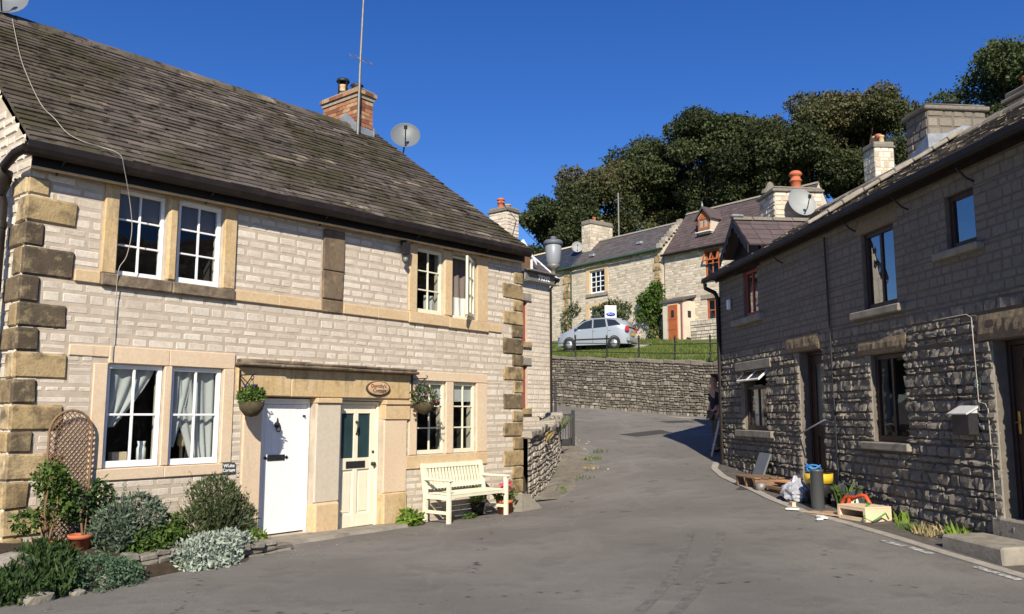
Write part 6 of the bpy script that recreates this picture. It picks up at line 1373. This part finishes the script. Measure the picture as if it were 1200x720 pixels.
# ================================================================== LADDER AND PERSON
gx,gy=4.50,18.75; t=thing('step_ladder','aluminium step ladder leaning at the far corner of the shaded terrace','ladder',(gx,gy,g(gx,gy)),math.radians(-12))
for s in (-.21,.21):
    b=MB(); b.tube([(-.02,s,0),(.42,s*.8,1.75)],.025,6); b.build('rail',M['alu'],t)
    b=MB(); b.tube([(.78,s,0),(.44,s*.8,1.75)],.02,6); b.build('rear_leg',M['alu'],t)
for k in range(1,7):
    f=k/7; b=MB(); b.box(-.02+.44*f-.04,-.02+.44*f+.05,-.21*(1-.2*f),.21*(1-.2*f),1.75*f-.012,1.75*f+.012,c=.003); b.build('rung',M['alu'],t)
def skin_mesh(name,J,E,mt,parent,sub=2,root=0):
    me=bpy.data.meshes.new(name); me.from_pydata([j[0] for j in J],E,[]); o=bpy.data.objects.new(name+'_tmp',me); COL.objects.link(o)
    o.modifiers.new('s','SKIN'); 
    for i,j in enumerate(J): me.skin_vertices[0].data[i].radius=(j[1],j[2] if len(j)>2 else j[1]); me.skin_vertices[0].data[i].use_root=(i==root)
    m=o.modifiers.new('u','SUBSURF'); m.levels=sub; m.render_levels=sub
    bpy.context.view_layer.update(); dg=bpy.context.evaluated_depsgraph_get(); nm=bpy.data.meshes.new_from_object(o.evaluated_get(dg)); bpy.data.objects.remove(o)
    nm.materials.clear(); nm.materials.append(mt); nm.polygons.foreach_set('use_smooth',[True]*len(nm.polygons))
    q=bpy.data.objects.new(name,nm); COL.objects.link(q); q.parent=parent; return q
px_,py_=4.76,19.35
# person faces local -x (to the left of the photo)
pr=thing('person','person in dark navy top and grey trousers standing in the shade behind the step ladder','person',(px_,py_,g(px_,py_)),math.radians(15))
J=[((0,0,.92),.135,.12),((0,0,1.10),.12,.14),((-.01,0,1.30),.125,.165),((-.01,0,1.42),.09,.12),((-.03,0,1.50),.055,.055),((-.045,0,1.60),.085,.075),((-.05,0,1.68),.09,.078),((-.04,0,1.745),.06,.055),
 ((0,-.20,1.39),.062),((.02,-.25,1.12),.046),((-.07,-.25,.92),.036),((-.10,-.24,.86),.03),((0,.20,1.39),.062),((.02,.25,1.12),.046),((-.06,.24,.92),.036),((-.09,.23,.86),.03),
 ((0,-.09,.86),.095),((-.03,-.10,.48),.062),((.02,-.10,.09),.042),((-.13,-.11,.04),.036),((0,.09,.86),.095),((.0,.10,.48),.062),((.06,.10,.09),.042),((-.09,.12,.04),.036),
 ((-.135,0,1.625),.016),((-.06,-.08,1.635),.018),((-.06,.08,1.635),.018)]
E=[(0,1),(1,2),(2,3),(3,4),(4,5),(5,6),(6,7),(3,8),(8,9),(9,10),(10,11),(3,12),(12,13),(13,14),(14,15),(0,16),(16,17),(17,18),(18,19),(0,20),(20,21),(21,22),(22,23),(5,24),(5,25),(5,26)]
for s,wi in ((-1,11),(1,15)):
    w=J[wi][0]
    for f in range(4):
        i=len(J); J.append(((w[0]-.01+(f-1.5)*.018,w[1],w[2]-.05),.011)); J.append(((w[0]-.02+(f-1.5)*.018,w[1]+.005*s,w[2]-.10-.01*(f in(1,2))),.008)); E+= [(wi,i),(i,i+1)]
    i=len(J); J.append(((w[0]-.03,w[1]-s*.04,w[2]+.02),.011)); J.append(((w[0]-.06,w[1]-s*.055,w[2]+.01),.009)); E+=[(wi,i),(i,i+1)]
skin_mesh('body',J,E,M['skin'],pr)
def cl(name,ids,grow,mt,sub=2,extra=None):
    mp={k:i for i,k in enumerate(ids)}; JJ=[]
    for k in ids:
        j=J[k]; JJ.append((j[0],j[1]+grow,(j[2] if len(j)>2 else j[1])+grow))
    EE=[(mp[a],mp[b]) for a,b in E if a in mp and b in mp]
    return skin_mesh(name,JJ,EE,mt,pr,sub)
cl('shirt',[0,1,2,3,8,9,12,13],.018,M['navy']); cl('trousers',[0,16,17,18,20,21,22],.016,M['khaki'])
skin_mesh('hair',[((-.03,0,1.70),.088,.083),((-.02,0,1.765),.06,.06),((.02,0,1.66),.06,.07)],[(0,1),(0,2)],M['hair'],pr)
for s in (-1,1):
    k=18 if s<0 else 22; a=J[k][0]; skin_mesh('shoe',[((a[0],a[1],.05),.05,.05),((a[0]-.14,a[1],.035),.045,.035),((a[0]-.2,a[1],.03),.03,.03)],[(0,1),(1,2)],M['black_iron'],pr)
    b=MB(); b.lathe([(.001,-.008),(.008,-.006),(.01,0),(.001,.004)],8,(-.122,s*.032,1.655),axis='x'); b.build('eye',M['black_iron'],pr)

# dirt verge beside the low wall
rg=random.Random(66); mb=MB(); vs=[]; n_=26
for i in range(n_+1):
    f=i/n_; y=15.6+7.6*f; x0=.42+.95*f; wv=(.5+.5*math.sin(math.pi*min(1,f*1.1)))*(.95+.35*noise.noise(Vector((f*6,1,0))))
    for k in range(6):
        x=x0+wv*k/5; h=.03*(1-(k/5)**2)+.004+.012*abs(noise.noise(Vector((x*5,y*5,2))))*(1 if k<5 else 0); vs.append((x,y,g(x,y)+h-(.012 if k==5 else 0)))
mb.add(vs,[(i*6+k,i*6+k+1,(i+1)*6+k+1,(i+1)*6+k) for i in range(n_) for k in range(5)],0,.5,True)
tag(mb.build('verge',mat('dirt_verge',(.17,.15,.12),.95,noise1=(1.6,.45,.65,(.29,.26,.21),.8),noise2=(4,.55,.68,(.07,.075,.03),.7),vamt=.3,var=25,bump=1.4,bscale=40)),kind='structure')
for i,(x,y,k,mt) in enumerate([(1.5,17.3,40,'lf_olive'),(1.9,19.6,60,'lf_green'),(2.2,20.6,50,'lf_olive'),(1.05,16.4,30,'lf_green'),(1.75,18.4,36,'lf_dry')]):
    tuft('weed',['low olive weed in the dirt verge nearest the house corner boulder','green weed in the dirt verge in front of the gate','olive weed at the road edge beyond the gate','small green weed close to the low wall end by the house','straw-coloured weed midway along the dirt verge'][i],'weed',(x,y,g(x,y)),k,.10,.22,mt,300+i,None,.01)
tm=mat('tyre_scuff',(.10,.093,.083),.85,noise1=(9,.40,.58,(.155,.145,.13),.95),vamt=.2,var=60)
for arc in ([(.91,6.74),(1.24,7.49),(1.52,8.18),(1.84,9.17),(2.24,10.57)],[(1.25,6.8),(1.6,7.56),(1.91,8.35),(2.28,9.44),(2.62,10.57)]):
    strip('tyre_mark',interp(arc,6),.10,.004,tm)
# grit and leaf litter along the kerbs
rg=random.Random(88); b=MB()
for _ in range(420):
    if rg.random()<.5: u=rg.uniform(-1,8.4); p=PR(u,rg.uniform(.5,1.15) if u<5 else rg.uniform(.2,.9))
    else: p=PA(rg.uniform(-.4,8.4),rg.uniform(.75,1.5)+(.7 if rg.random()<.15 else 0))
    s_=rg.uniform(.006,.018); z=g(p[0],p[1])+.006; a=rg.uniform(0,3)
    b.add([(p[0]-s_,p[1],z),(p[0]+s_*math.cos(a),p[1]+s_*math.sin(a),z+s_*.5),(p[0],p[1]+s_,z)],[(0,1,2)],0,rg.random())
tag(b.build('grit',M['limestone_dry']),'loose grit scattered along both edges of the lane','grit',kind='stuff')
# ================================================================== camera, light
cam=bpy.data.cameras.new('camera'); co=bpy.data.objects.new('camera',cam); COL.objects.link(co)
cam.sensor_width=36; cam.lens=965/1200*36; cam.clip_end=2000; cam.clip_start=.05
co.location=(0,0,1.65); co.rotation_euler=(math.radians(97.4),0,0); S.camera=co
wd=bpy.data.worlds.new('World'); S.world=wd; wd.use_nodes=True
nt=wd.node_tree; bg=nt.nodes['Background']; sk=nt.nodes.new('ShaderNodeTexSky'); sk.sky_type='NISHITA'; sk.sun_disc=False
EL=33.0; sk.sun_elevation=math.radians(EL); sk.sun_rotation=math.radians(180); sk.altitude=0; sk.air_density=1.0; sk.dust_density=.1; sk.ozone_density=6.0
hs=nt.nodes.new('ShaderNodeHueSaturation'); hs.inputs['Saturation'].default_value=1.22; hs.inputs['Hue'].default_value=.516; nt.links.new(sk.outputs[0],hs.inputs['Color']); nt.links.new(hs.outputs[0],bg.inputs[0]); bg.inputs[1].default_value=.086
sl=bpy.data.lights.new('sun','SUN'); sl.energy=5.0; sl.angle=math.radians(.5); sl.color=(1,.91,.77)
so=bpy.data.objects.new('sun',sl); COL.objects.link(so)
AZ=math.radians(0.2); e=math.radians(EL)
so.rotation_euler=Vector((math.sin(AZ)*math.cos(e),math.cos(AZ)*math.cos(e),-math.sin(e))).to_track_quat('-Z','Y').to_euler()
S.view_settings.view_transform='Standard'; S.view_settings.look='None'; S.view_settings.exposure=0.55; S.view_settings.gamma=1
S.render.engine='CYCLES'; S.cycles.use_adaptive_sampling=True; S.cycles.max_bounces=6; S.cycles.transparent_max_bounces=12
